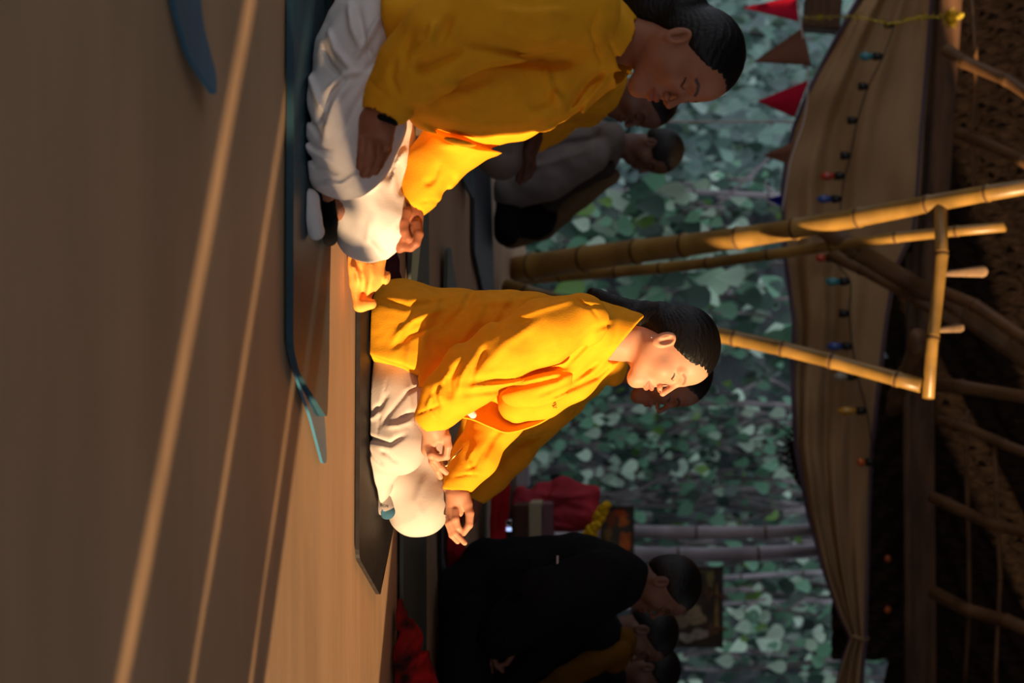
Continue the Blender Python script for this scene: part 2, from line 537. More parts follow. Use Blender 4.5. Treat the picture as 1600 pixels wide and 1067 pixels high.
def person(label, head, body_core, jackets, hands, neck, tone, hair='back', hair_extra=None, hh=.0024, ch=.0022, hairh=.003, group=None, lip=None, hair_m=None):
    """skin is one mesh: head and neck, hands, and the trunk and limbs that carry them under the clothes.
    returns the person object; clothes and hair are its children."""
    R, pos, s = head
    Vs, Fs, Cs = [], [], []
    n = 0
    Ri = R  # world = pos + s * R q
    def loc(p): return ((p - pos.astype(f32)) @ R.astype(f32)) / s
    neckf = cone(pos + s * (R @ np.array([-.020, 0, -.045])), neck, .050 * s, .056 * s)
    def headw(p): return smin(HEADF(loc(p)) * s, neckf(p), .02)
    lo = np.minimum(pos - .145 * s, np.array(neck) - .05); hi = np.maximum(pos + .145 * s, np.array(neck) + .05)
    V, F = nets(headw, lo, hi, hh)
    q = ((V - pos) @ R) / s
    C = head_mask(q, tone, lip or [tone[0] * .85, tone[1] * .45, tone[2] * .42], (0.012, 0.008, 0.007))
    Vs.append(V); Fs.append(F + n); Cs.append(C); n += len(V)
    for hf, hlo, hhi in hands:
        V, F = nets(hf, hlo, hhi, ch)
        Vs.append(V); Fs.append(F + n); Cs.append(np.tile(np.array(tone) * np.array([1, .93, .9]), (len(V), 1))); n += len(V)
    if body_core:
        bf, blo, bhi = body_core
        flr = plane((0, 0, .020), (0, 0, -1))
        V, F = nets(lambda q: smax(bf(q), flr(q), .004), blo, bhi, .012)
        Vs.append(V); Fs.append(F + n); Cs.append(np.tile(np.array(tone), (len(V), 1))); n += len(V)
    me = np_mesh('person', np.concatenate(Vs), np.concatenate(Fs))
    set_tone(me, np.concatenate(Cs)[:len(me.vertices)])
    o = link('person', me, M['skin'])
    tag(o, label, 'person', group)
    hf0 = hair_field(hair)
    if hair_extra:
        ex = hair_extra
        hf = lambda p: smin(hf0(loc(p)) * s, ex[0](p), .012)
        hlo = np.minimum(pos - .14 * s, ex[1]); hhi = np.maximum(pos + .14 * s, ex[2])
    else:
        hf = lambda p: hf0(loc(p)) * s
        hlo, hhi = pos - .14 * s, pos + .14 * s
    V, F = nets(hf, hlo, hhi, hairh)
    link('hair', np_mesh('hair', V, F), hair_m or M['hair'], o)
    return o

class Fig:
    def __init__(s, Y): s.Y = Y; s.k = FPX / Y
    def p(s, x, y, d=0.0): return P(x, y, s.Y + d)
    def r(s, px): return px / s.k
    def ch(s, pts, k=.012, ax=None, sq=1.0):
        """pts: (x, y, depth offset, radius in px)"""
        return chain([s.p(a[0], a[1], a[2]) for a in pts], [s.r(a[3]) for a in pts], k, **({'ax': ax, 's': sq} if ax is not None else {}))
    def e(s, x, y, d, rz, rx, ry, rot=0.0):
        c = s.p(x, y, d)
        R = None
        if rot:
            a = math.radians(rot)
            R = np.array([[math.cos(a), 0, -math.sin(a)], [0, 1, 0], [math.sin(a), 0, math.cos(a)]])
        return ell(c, (s.r(rx), ry, s.r(rz)), R)
    def box(s, pts, pad): return bbox([s.p(*q) for q in pts], pad)

def finger(F, pts, k=.003):
    return chain([F.p(a[0], a[1], a[2]) for a in pts], [a[3] for a in pts], k)

#==BODY==
# ------------------------------------------------------------------ the setting
def grid_obj(name, fn, nu, nv, m, parent=None, thick=0.0):
    V = np.array([fn(i / nu, j / nv) for i in range(nu + 1) for j in range(nv + 1)])
    F = np.array([[i * (nv + 1) + j, (i + 1) * (nv + 1) + j, (i + 1) * (nv + 1) + j + 1, i * (nv + 1) + j + 1] for i in range(nu) for j in range(nv)])
    o = link(name, np_mesh(name, V, F), m, parent)
    if thick:
        md = o.modifiers.new('thick', 'SOLIDIFY'); md.thickness = thick; md.offset = 0
    return o
floor_edge = 9.6
def floor_fn(u, v):
    x, y = -7 + 14 * u, -3 + (floor_edge + 3) * v
    return (x, y, 0.0035 * math.sin(x * 1.3 + y * 2.1) * math.sin(y * 1.7) - 0.004)
tag(grid_obj('floor', floor_fn, 60, 60, M['floor']), 'smooth tan clay floor with long sun streaks', 'floor', kind='structure')
def bank_fn(u, v):
    x = -9 + 18 * u
    y = 9.6 + 13 * v
    z = -0.5 + 5.2 * max(0, v - 0.12) ** 1.1 * 1.25 + 0.16 * math.sin(x * 2.1 + v * 9) + 0.12 * math.sin(x * 5.3 - v * 17)
    return (x, y, z)
tag(grid_obj('ground', bank_fn, 90, 60, M['bank']), 'overgrown bank rising behind the open side of the hut', 'ground', kind='structure')

def sun_block_hill_fn(u, v):  # added out of view to block the sun from the foliage
    y = 6.3 + 15 * v
    x = 4.3 + 5 * u + 0.17 * (y - 6.3) + .3 * math.sin(y * 1.7)
    return (x, y, -0.2 + 6.5 * (1 - (1 - u) ** 3) + .2 * math.sin(x * 3 + y * 2))
tag(grid_obj('ground', sun_block_hill_fn, 40, 50, M['bank']), 'unseen hill added to keep the low sun off the foliage', 'ground', kind='structure')

# thatched roof: front slope (seen from below at the top of the upright view) and rear slope
EAVE_Y, EAVE_Z = 9.5, 2.30
def roof_fn(u, v):
    x = -6 + 12 * u
    y = EAVE_Y + .5 - (EAVE_Y - 2.5) * v
    z = EAVE_Z - .25 + (y * -0.56 + (EAVE_Y + .5) * 0.56)
    z += 0.014 * math.sin((x * 1.0 + y * 1.3) * 26 + math.sin(x * 3.1)) + 0.005 * math.sin(x * 90 + y * 30 + 2 * math.sin(y * 4))
    return (x, y, z)
roof = grid_obj('ceiling', roof_fn, 420, 110, M['thatch'], thick=.06)
tag(roof, 'dark thatched roof slope seen from below', 'ceiling', kind='structure')
def roof2_fn(u, v):
    return (-6 + 12 * u, 3.0 - 7.0 * v, 6.20 - 3.4 * v)
tag(grid_obj('ceiling', roof2_fn, 20, 12, M['thatch'], thick=.06), 'rear thatched roof slope above the viewer', 'ceiling', kind='structure')

def rag_pole(name, p0, p1, r0, r1, m, label, cat, nodes=0.28, group=None, hollow=False, seed=0, n=14):
    """bamboo culm with swollen nodes"""
    p0, p1 = np.array(p0), np.array(p1)
    L = np.linalg.norm(p1 - p0)
    rg = random.Random(seed)
    ts = [0.0]; rs = [1.0]
    t = nodes * rg.uniform(.3, .9)
    while t < L - .03:
        for dt, k in ((-.016, 1.0), (-.006, 1.13), (0, .97), (.006, 1.12), (.016, 1.0)):
            ts.append((t + dt) / L); rs.append(k)
        t += nodes * rg.uniform(.85, 1.15)
    ts.append(1.0); rs.append(1.0)
    w = np.cross(p1 - p0, (0.3, 1, .2)); w /= np.linalg.norm(w)
    pts = [p0 + (p1 - p0) * t + w * .012 * math.sin(t * 7 + seed) for t in ts]
    bm = bmesh.new()
    tube_bm(bm, pts, [(r0 + (r1 - r0) * t) * k for t, k in zip(ts, rs)], n)
    o = bm_obj(name, bm, m)
    me = o.data
    me.materials.append(M['node_dark'])
    nr = len(pts)
    for k, pl in enumerate(me.polygons):
        ring = k // n
        if ring < nr - 1 and (rs[ring] > 1.05 or rs[min(ring + 1, nr - 1)] > 1.05) and (rs[ring] < 1.0 or rs[ring + 1] < 1.0):
            pl.material_index = 1
    return tag(o, label, cat, group)
# poles catching the sun
rag_pole('bamboo_pole', P(806, 424, 8.6), P(1640, 290, 6.9), .066, .030, M['bamboo'], 'thick leaning bamboo pole, the larger of the pair between the two women', 'bamboo pole', .30, seed=1)
rag_pole('bamboo_pole', P(812, 440, 8.9), P(1570, 356, 7.5), .030, .022, M['bamboo'], 'thin leaning bamboo pole, the slimmer of the pair between the two women', 'bamboo pole', .30, seed=2)
rag_pole('bamboo_pole', P(790, 448, 7.9), P(1440, 600, 7.0), .034, .030, M['bamboo'], 'leaning bamboo pole rising from behind the sunlit woman\'s head, cut end free', 'bamboo pole', .26, seed=3)
rag_pole('bamboo_pole', P(1474, 316, 7.18), P(1453, 622, 6.98), .027, .024, M['bamboo'], 'short level bamboo pole under the thatch, both cut ends showing', 'bamboo pole', .33, seed=5)
# dim rafters
raf = [((1285, 352), (1640, 585), 7.9, 8.3, .045, 'dim bamboo rafter running from the canopy up behind the level pole'),
       ((1300, 395), (1500, 505), 8.3, 8.0, .030, 'dark bamboo brace just below the longest dim rafter'),
       ((1475, 455), (1640, 545), 7.9, 7.5, .030, 'dim bamboo rafter crossing above the cut round pole end'),
       ((1460, 603), (1650, 622), 7.8, 7.4, .030, 'bamboo rafter beside the lower end of the level pole'),
       ((1455, 780), (1640, 848), 8.6, 7.9, .030, 'knotted bamboo rafter above the dark-jacketed person'),
       ((1458, 928), (1640, 998), 8.6, 7.9, .034, 'bamboo rafter nearest the bottom corner of the picture'),
       ((1480, 78), (1640, 165), 8.5, 7.9, .032, 'faint bamboo rafter above the bunting'),
       ((1500, 205), (1640, 270), 8.5, 7.9, .030, 'faint bamboo rafter just above the long leaning pole'),
       ((1470, 655), (1640, 720), 8.5, 7.9, .026, 'thin dark rafter midway along the thatch')]
for i, (a, b, y0, y1, r, lb) in enumerate(raf):
    rag_pole('bamboo_rafter', P(*a, y0), P(*b, y1), r, r * .9, M['bamboo_dark'], lb, 'rafter', .30, seed=10 + i)
rag_pole('cut_bamboo', P(1436, 526, 7.6), P(1395, 640, 8.3), .040, .036, M['bamboo_dark'], 'cut bamboo end pointing at the viewer beside the level pole', 'bamboo', .3, seed=31)
# two loose leaves of palm sheath hanging by the level pole
for i, (a, b, w) in enumerate((((1470, 428), (1535, 424), .05), ((1462, 516), (1500, 512), .04))):
    A, B = P(*a, 7.12), P(*b, 7.3)
    f = cone(A, B, .012, w * .5, ax=(0, 1, 0), s=.35)
    lo, hi = bbox([A, B], .06)
    o = sdf_obj('palm_sheath', f, lo, hi, .006, mat('palm_sheath', (0.25, 0.16, 0.09), .8, .2, var=.2), None)
    tag(o, ['pale dry palm sheath tied above the level pole', 'smaller dry palm sheath by the middle of the level pole'][i], 'palm sheath')
# thin battens across the rafters
for i, (x, a, b, y) in enumerate(((1514, 640, 1080, 8.45), (1558, 690, 1080, 8.2), (1520, -20, 330, 8.4))):
    rag_pole('bamboo_batten', P(x, a, y), P(x + (2 if i else -4), b, y), .011, .010, M['bamboo_dark'],
             ['lower thin batten across the rafters on the dark right of the thatch', 'upper thin batten across the rafters on the dark right of the thatch', 'thin batten across the faint rafters above the bunting'][i], 'batten', .4, seed=60 + i)
def beam(name, a, b, Y, s, label, sy=None):
    A, B = P(*a, Y), P(*b, Y)
    d = Vector(B - A)
    R = d.to_track_quat('X', 'Z').to_matrix()
    bm = bmesh.new()
    box_bm(bm, (A + B) / 2, (d.length, s, sy or s), R, .008)
    return tag(bm_obj(name, bm, M['wood_dark'], smooth=False), label, 'beam')
beam('wooden_beam', (1436, 395), (1442, 1090), 9.2, .10, 'long dark wooden eave beam behind the cream canopy', .13)
beam('wooden_beam', (1486, -30), (1448, 560), 9.0, .10, 'dark eave beam above the bunting and the wide end of the canopy', .11)
beam('wooden_beam', (1466, -30), (1418, 620), 9.12, .05, 'thin slat fixed under the eave beam at the wide end of the canopy', .05)
beam('wooden_beam', (1416, 610), (1420, 1090), 9.10, .05, 'thin slat fixed under the long eave beam', .035)
beam('wooden_post', (1256, 22), (1312, 26), 9.5, .18, 'short dark post end above the bunting line', .17)
# slatted palm blind under the eave, right of the canopy
def blind_fn(u, v):
    a = np.array(P(1300 + 118 * v, 560 + 470 * u, 9.75))
    a[1] += .018 * math.sin((u * 60 + v * 16))
    return a
tag(grid_obj('palm_blind', blind_fn, 240, 40, M['thatch'], thick=.02), 'dark diagonal slatted palm blind between canopy and eave beam', 'blind')
# grey trunk leaning in the shade right of the canopy
rag_pole('tree_trunk', P(1365, 715, 10.5), P(1440, 560, 10.8), .07, .05, M['stalk'], 'grey branch leaning in the shade behind the canopy end', 'branch', .9, seed=77)

# cream canopy
YB = 9.0
lb = [(-60, 1400), (0, 1340), (50, 1312), (100, 1285), (150, 1260), (200, 1240), (250, 1228), (300, 1222), (400, 1226), (500, 1240), (600, 1238), (700, 1243), (800, 1262), (900, 1290), (960, 1312), (997, 1330), (1030, 1318), (1100, 1300)]
rb = [(-60, 1462), (0, 1458), (100, 1452), (200, 1444), (300, 1438), (360, 1432), (420, 1402), (500, 1388), (600, 1376), (700, 1365), (800, 1360), (900, 1357), (997, 1353), (1030, 1350), (1100, 1346)]
def lerp(t, tab):
    return float(np.interp(t, [a for a, b in tab], [b for a, b in tab]))
def curtain_fn(u, v):
    y = -60 + 1160 * u
    a, b = lerp(y, lb), lerp(y, rb)
    w = b - a
    x = a + w * v
    k = min(1, (w / 110))
    dep = .035 * math.sin(v * 17 + 3.2 * u + 1.2 * math.sin(u * 9)) * (1.25 - v) + .02 * math.sin(v * 39 + 9 * u) * (1 - v) ** 1.5 + .05 * math.sin(u * 11) * v
    dep += .030 * math.sin(v * 5 - u * 22) * k + .016 * math.sin(u * 60 + 4 * v) * (1 - v) * k
    return P(x, y, YB + dep)
cur = grid_obj('canopy_cloth', curtain_fn, 260, 90, M['curtain'], thick=.006)
tag(cur, 'long swag of cream canopy cloth gathered to a knot, with bamboo in front', 'canopy')
bm = bmesh.new()
tube_bm(bm, [np.array(curtain_fn(i / 120, 0.0)) + np.array([0, -.012, 0]) for i in range(121)], .012, 8)
tube_bm(bm, [np.array(curtain_fn(i / 120, 0.975)) + np.array([0, -.012, 0]) for i in range(121)], .009, 8)
bm_obj('piping', bm, M['hem_violet'], cur)
bm = bmesh.new()
kp = [np.array(P(1342 + 13 * math.cos(q), 997 + 3 * math.sin(q * 2), YB - .05 * math.sin(q))) for q in np.linspace(0, 2 * math.pi, 25)]
tube_bm(bm, kp, .010, 8, cap=False)
bm_obj('tie', bm, M['curtain'], cur)

# bunting
bt = empty('bunting', P(1240, 150, 8.7), 'string of red, brown and blue triangular felt flags above the front woman', 'bunting')
line = bezier([P(1244, -40, 8.7), P(1252, 40, 8.7), P(1262, 110, 8.7), P(1258, 180, 8.7), P(1236, 250, 8.7), P(1222, 330, 8.7)], 8)
bm = bmesh.new(); tube_bm(bm, line, .004, 6); bm_obj('string', bm, M['string'], bt)
flags = [((1244, -6), (1160, 12), (1248, 34), 'flag_red'), ((1254, 43), (1177, 97), (1268, 102), 'flag_brown'), ((1264, 125), (1183, 158), (1242, 184), 'flag_red'), ((1242, 221), (1192, 243), (1230, 256), 'flag_brown'), ((1222, 305), (1198, 311), (1222, 323), 'flag_blue')]
for i, (a, t, b, mm) in enumerate(flags):
    def ff(u, v, a=a, t=t, b=b, i=i):
        q = np.array(a) * (1 - u) + np.array(b) * u
        q = q * (1 - v * .985) + np.array(t) * v * .985
        return P(q[0], q[1], 8.69 + .012 * math.sin(u * 5 + i) * (1 - v) + .02 * v * math.sin(i * 2.1))
    grid_obj('flag', ff, 14, 14, M[mm], bt, thick=.003)

# string lights on the canopy
ls = empty('string_lights', P(1320, 300, YB - .08), 'string of small coloured bulbs in black sockets hung along the canopy', 'string lights')
bl = [(1388, 38, 1368, None), (1370, 88, 1348, 'b_teal'), (1347, 135, 1330, None), (1330, 188, 1312, None), (1319, 243, 1300, None), (1310, 275, 1287, 'b_red'), (1305, 311, 1282, 'b_blue'), (1297, 403, 1280, 'b_red'), (1318, 440, 1295, 'b_teal'), (1317, 490, 1300, None), (1322, 541, 1298, 'b_blue'), (1330, 588, 1308, 'b_clear'), (1344, 642, 1314, 'b_amber'), (1358, 722, 1344, 'b_orange'), (1398, 873, 1388, 'b_orange'), (1398, 953, 1388, 'b_orange')]
wire = []
for (x, y, xb, c) in bl:
    wire.append(P(x + 10, y, YB - .13 if x < 1390 else 9.55))
bm = bmesh.new(); tube_bm(bm, bezier(wire, 6), .0035, 6); bm_obj('wire', bm, M['plastic_black'], ls)
for (x, y, xb, c) in bl:
    Y = YB - .13 if x < 1390 else 9.55
    A, B = P(x + 9, y, Y), P(x - 6, y, Y)
    if x < 1395:
        bm = bmesh.new(); tube_bm(bm, [A, (A * .7 + B * .3), B], [.012, .020, .021], 12); bm_obj('socket', bm, M['plastic_black'], ls)
    if c:
        C0, C1 = P(x - 6, y, Y), P(xb - 6, y, Y)
        pts = [C0 + (C1 - C0) * t for t in (0, .25, .6, .85, 1)]
        bm = bmesh.new(); tube_bm(bm, pts, [.012, .019, .023, .015, .004], 12); bm_obj('bulb', bm, M[c], ls)
# tinsel
tn = bmesh.new()
rg = random.Random(4)
tp = bezier([P(1262, 28, 9.3), P(1330, 26, 8.85), P(1395, 36, 8.8), P(1440, 26, 8.8), P(1480, 28, 8.8), P(1500, 22, 8.8)], 14)
tube_bm(tn, tp, .004, 6)
for i in range(260):
    k = rg.choice(tp) if rg.random() < .45 else P(1487 + rg.gauss(0, 5), 29 + rg.gauss(0, 5), 8.78)
    d = Vector((rg.uniform(-1, 1), rg.uniform(-1, 1), rg.uniform(-1, 1))).normalized()
    e = d.orthogonal().normalized() * .004
    k = Vector(k)
    vs = [tn.verts.new(k + e), tn.verts.new(k - e), tn.verts.new(k - e + d * .028), tn.verts.new(k + e + d * .028)]
    tn.faces.new(vs)
tag(bm_obj('tinsel_garland', tn, M['gold'], smooth=False), 'gold tinsel strand hooked on the beam above the bunting', 'tinsel')
# pale rope and vertical canes outside the open side
def rope(pts, r, m, name, label, cat):
    bm = bmesh.new(); tube_bm(bm, bezier(pts, 8), r, 8)
    return tag(bm_obj(name, bm, m), label, cat)
rope([P(1000, 190, 9.3), P(1120, 190, 9.3), P(1450, 191, 9.3)], .006, M['string'], 'hanging_cord', 'pale hanging cord just beside the front woman\'s forehead', 'cord')
rope([P(1120, 322, 10.5), P(1160, 285, 10.6), P(1200, 248, 10.8)], .010, M['stalk'], 'bare_twig', 'bare slanting twig between the flags and the leaning poles', 'twig')
rag_pole('garden_cane', P(830, 300, 10.8), P(1260, 303, 10.8), .020, .016, M['bamboo_grey'], 'pale upright cane outside, nearest the leaning poles', 'cane', .4, seed=80)
rag_pole('garden_cane', P(800, 838, 9.8), P(1300, 826, 9.8), .040, .034, M['bamboo_grey'], 'pale grey upright bamboo post outside, beside the small picture frame', 'bamboo post', .4, seed=81)
rag_pole('garden_cane', P(800, 868, 9.95), P(1300, 862, 9.95), .048, .040, M['bamboo_grey'], 'darker upright bamboo post outside, above the dark-jacketed person\'s back', 'bamboo post', .4, seed=82)
rag_pole('garden_cane', P(900, 905, 10.9), P(1310, 896, 10.9), .016, .014, M['bamboo_grey'], 'thin upright cane outside beside the framed painting', 'cane', .4, seed=83)
rag_pole('garden_cane', P(900, 948, 11.2), P(1310, 940, 11.2), .014, .012, M['bamboo_grey'], 'thinnest upright cane outside, behind the framed painting', 'cane', .4, seed=84)
# dry grass tuft under the canopy
bm = bmesh.new(); rg = random.Random(8)
for i in range(230):
    a = Vector(P(1262 + rg.uniform(-2, 8), 668 + rg.uniform(0, 110), 9.35 + rg.uniform(0, .25)))
    b = Vector(P(1206 + rg.uniform(0, 30), 655 + rg.uniform(0, 70), 9.3 + rg.uniform(0, .2)))
    k = rg.uniform(.35, 1)
    b = a + (b - a) * k
    tube_bm(bm, [a, (a + b) / 2 + Vector((rg.gauss(0, .008), 0, rg.gauss(0, .008))), b], [.006, .005, .001], 4, cap=False)
tag(bm_obj('thatch_tuft', bm, M['thatch']), 'dark dry thatch tuft sticking out under the canopy', 'thatch', kind='thing')

# unseen panels added outside the frame, with slits that shape the low sun
def screen(y0, y1, z0, z1, label, x=2.3):
    bm = bmesh.new()
    n = max(2, int((y1 - y0) / .05))
    box_bm(bm, (x, (y0 + y1) / 2, (z0 + z1) / 2), (.02, y1 - y0, z1 - z0), None, .004)
    for k in range(max(1, int((z1 - z0) / .25))):
        box_bm(bm, (x - .015, (y0 + y1) / 2, z0 + .12 + k * .25), (.03, (y1 - y0) * .98, .03), None, .004)
    return tag(bm_obj('added_sun_blocker', bm, M['bamboo_dark'], smooth=False), label, 'screen')
SUN_BLOCKERS = [(-3.0, .855, 0, 2.7), (.925, 1.262, 0, .62), (1.30, 1.71, 0, .62), (1.745, 1.85, 0, .62), (.865, 1.60, .63, 2.7), (3.32, 5.9, 0, 1.42), (5.95, 7.9, 0, 3.0), (7.95, 8.65, 0, 2.62), (8.7, 9.4, 0, 2.22)]
for i, (a, b, c, d) in enumerate(SUN_BLOCKERS):
    if i >= 5: b += .10; a -= .06 if i > 5 else 0
    screen(a, b, c, d, 'added unseen panel blocking the low sun, number %s from the viewer' % ['first', 'second', 'third', 'fourth', 'fifth', 'sixth', 'seventh', 'eighth', 'ninth'][i], 2.3 if i < 5 or i % 2 == 0 else 2.34)

# ------------------------------------------------------------------ foliage outside
leafpts = [(0, .02), (.06, .30), (.25, .50), (.50, .42), (.75, .22), (1.0, 0.01)]
def leaves_mesh(spots, rg, name='leaves'):
    Vs, Fs, Cs = [], [], []
    for (c, size, tone) in spots:
        d = Vector((rg.gauss(0, .38), rg.gauss(0, .35), -1.0)).normalized()        # tips hang down
        nrm = Vector((rg.gauss(0, .6), -1.0, rg.uniform(-.2, 1.6))).normalized()
        nrm = (nrm - d * nrm.dot(d)).normalized(); w = d.cross(nrm)
        b = len(Vs)
        fold = rg.uniform(.05, .30); bend = rg.uniform(-.15, .35)
        for (t, h) in leafpts:
            for sgn in (-1, 0, 1):
                if h == 0 and sgn: 
                    pass
                q = Vector(c) + d * (t * size) + w * (sgn * h * size * .78) + nrm * (-abs(sgn) * h * size * fold * -1 - bend * t * t * size * .5)
                Vs.append(q)
                k = .88 if sgn == 0 else 1.0
                Cs.append([x * k for x in tone])
        for i in range(len(leafpts) - 1):
            for j in (0, 1):
                Fs.append((b + 3 * i + j, b + 3 * i + j + 1, b + 3 * i + j + 4, b + 3 * i + j + 3))
    me = np_mesh(name, np.array([tuple(v) for v in Vs]), np.array(Fs))
    me2 = me
    if len(me2.vertices) == len(Cs): set_tone(me2, np.array(Cs))
    else: set_tone(me2, np.array(Cs)[:len(me2.vertices)])
    return me2
def tone_leaf(rg, pale=0.0):  # paler leaves have the blue haze of distance mixed into their colour
    g = rg.random()
    base = np.array((.19, .46, .29)) if g < .36 else (np.array((.66, .92, .72)) if g < .62 else np.array((.05, .115, .085)))
    base = base * rg.uniform(.7, 1.25)
    if rg.random() < .05: base = np.array((.15, .33, .05))
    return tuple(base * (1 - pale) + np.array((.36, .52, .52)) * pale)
def vine(label, region, Y, n, size, seed, pale=0.0, stems=5, horiz=False, dens=None):
    rg = random.Random(seed)
    x0, x1, y0, y1 = region
    root = empty('climbing_vine', P((x0), (y0 + y1) / 2, Y), label, 'vine')
    curves = []
    bm = bmesh.new()
    for k in range(stems):
        ya = rg.uniform(y0, y1); 
        pts = [P(x, ya + rg.gauss(0, 7) + 8 * math.sin(x * .02 + k), Y + rg.uniform(-.25, .25)) for x in np.linspace(x0 - 12, x1 + 20, 7)]
        c = bezier(pts, 5); curves.append(c)
        tube_bm(bm, c, rg.uniform(.006, .020), 6, cap=False)
    bm_obj('stem', bm, M['stalk'], root)
    spots = []
    for i in range(n):
        c = rg.choice(curves) if rg.random() < .6 else None
        if c is not None:
            k = np.array(rg.choice(c)) + np.array([rg.gauss(0, .10), rg.gauss(-.05, .12), rg.gauss(0, .06)])
        else:
            k = np.array(P(rg.uniform(x0, x1), rg.uniform(y0, y1), Y + rg.uniform(-.4, .35)))
        spots.append((k, size * rg.uniform(.45, 1.15), tone_leaf(rg, pale)))
    link('leaves', leaves_mesh(spots, rg), M['leaf'], root)
    return root
vine('large-leaved vine directly behind the two leaning poles', (840, 1225, 385, 500), 10.9, 120, .20, 1, stems=4)
vine('bright heart-leaved creeper below the pair of leaning poles', (880, 1110, 275, 385), 10.7, 120, .18, 2, stems=4)
vine('leafy climber just above the leaning pair, beside the pale cane', (1060, 1230, 255, 390), 11.4, 70, .12, 3, stems=4)
vine('vine hanging behind the sunlit woman\'s head', (1110, 1240, 440, 560), 11.5, 50, .12, 4, stems=2)
vine('vine hanging in front of the man\'s face', (930, 1240, 610, 700), 11.2, 210, .105, 5, stems=8)
vine('vine over bare grey stems beside the man\'s chest', (840, 1245, 660, 760), 11.6, 210, .115, 6, stems=13)
vine('vine clump above the red bundle', (930, 1250, 745, 830), 11.9, 90, .12, 7, stems=12)
vine('creeper between the two upright bamboo posts and the painting', (990, 1290, 835, 920), 11.7, 80, .12, 8, stems=12)
vine('pale-leaved climber below the knot of the canopy', (1130, 1320, 915, 1010), 11.3, 110, .135, 9, stems=4)
vine('loose creeper at the far bottom edge, past the knot', (1080, 1400, 990, 1090), 11.8, 100, .13, 10, stems=4)
vine('haze-tinted blue-green foliage behind the red and brown flags', (1010, 1330, -30, 130), 14.2, 380, .16, 11, pale=.45, stems=4)
vine('haze-tinted blue-green foliage behind the hanging cord', (900, 1260, 110, 290), 14.0, 420, .15, 12, pale=.45, stems=4)
vine('low greenery at the foot of the bank behind the leaning poles', (780, 900, 330, 520), 11.0, 110, .12, 13, stems=3)
vine('low greenery behind the red bundle', (790, 930, 560, 720), 11.3, 90, .10, 14, stems=3)
# dense undergrowth nobody could count
rg = random.Random(99)
spots = []
for i in range(5200):
    x, y = rg.uniform(790, 1400), rg.uniform(-60, 1120)
    Y = rg.uniform(12.2, 15.0)
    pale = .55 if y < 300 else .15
    t = np.array(tone_leaf(rg, pale)) * (.95 if y < 300 else .30)  # darkened colour stands in for the shaded gaps between leaves
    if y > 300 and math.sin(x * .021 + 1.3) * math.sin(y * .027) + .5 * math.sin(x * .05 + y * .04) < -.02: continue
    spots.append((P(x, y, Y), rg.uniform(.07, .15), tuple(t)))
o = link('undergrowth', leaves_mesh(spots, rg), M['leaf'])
tag(o, 'dense undergrowth of small leaves covering the bank', 'undergrowth', kind='stuff')

# ------------------------------------------------------------------ yoga mats
def floor_mat(px, m, label, th=.008, lift=None, z0=0.0, name='yoga_mat', edge=None, rnd=.02):
    pts = [G(*q) for q in px]
    # rounded corners
    out = []
    n = len(pts)
    for i in range(n):
        a, b, c = pts[i - 1], pts[i], pts[(i + 1) % n]
        u = (a - b); v = (c - b); lu, lv = np.linalg.norm(u), np.linalg.norm(v)
        r = min(rnd, lu * .4, lv * .4)
        for t in (0, .33, .66, 1):
            out.append(b + u / lu * r * (1 - t) ** 2 + v / lv * r * t ** 2)
    bm = bmesh.new()
    vs = [bm.verts.new((q[0], q[1], z0 + .001)) for q in out]
    bm.faces.new(vs)
    bmesh.ops.triangulate(bm, faces=bm.faces)
    for _ in range(3):
        bmesh.ops.subdivide_edges(bm, edges=[e for e in bm.edges if e.calc_length() > .05], cuts=1)
    bmesh.ops.triangulate(bm, faces=bm.faces)
    if lift:
        for v in bm.verts: v.co.z += lift(v.co)
    r = bmesh.ops.extrude_face_region(bm, geom=list(bm.faces))
    for e in r['geom']:
        if isinstance(e, bmesh.types.BMVert): e.co.z += th
    o = bm_obj(name, bm, m, smooth=False)
    return tag(o, label, 'yoga mat')
def near(c, rad, h):
    c = Vector(c)
    return lambda q: h * max(0, 1 - (Vector((q.x, q.y, 0)) - c).length / rad) ** 2
tipA = G(318, 148)
floor_mat([(258, -60), (262, 0), (285, 90), (318, 152), (322, 120), (306, 40), (300, -60)], M['blue'], 'blue mat corner curling up alone on the bare floor nearest the viewer', .007, near((tipA[0], tipA[1], 0), .25, .012))
floor_mat([(447, -80), (446, 540), (455, 580), (496, 654), (502, 560), (508, 300), (540, -80)], M['teal'], 'teal yoga mat under the front woman, its dark edge to the viewer', .014, near((G(496, 654)[0], G(496, 654)[1], 0), .3, .006))
floor_mat([(453, 572), (480, 650), (500, 725), (506, 722), (503, 660), (490, 560)], M['blue'], 'second blue mat whose pointed corner sticks out from under the teal mat', .006)
floor_mat([(556, 430), (554, 872), (588, 931), (592, 900), (611, 815), (612, 430)], M['mat_black'], 'black yoga mat under the sunlit woman', .010)
floor_mat([(624, 740), (624, 1120), (661, 1120), (661, 740)], M['mat_green'], 'dark green yoga mat beyond the sunlit woman\'s far knee', .010)
floor_mat([(684, 770), (688, 1120), (722, 1120), (722, 770)], M['mat_black'], 'black mat under the dark-jacketed person', .010)
floor_mat([(635, 250), (637, 560), (666, 560), (664, 250)], M['mat_green'], 'grey-green mat behind the front woman\'s far hand', .010)
floor_mat([(688, 386), (690, 520), (728, 560), (706, 440), (695, 388)], M['mat_green'], 'small dark mat end curling between two mats in the middle distance', .012, near((G(690, 390)[0], G(690, 390)[1], 0), .4, .015))
floor_mat([(735, 150), (737, 395), (752, 460), (768, 460), (758, 150)], M['mat_blue'], 'dark blue mat under the person in white', .012)
floor_mat([(706, 150), (708, 255), (728, 312), (731, 280), (728, 150)], M['teal'], 'teal mat corner curling up behind the front woman\'s elbow', .010, near((G(728, 300)[0], G(728, 300)[1], 0), .5, .02))

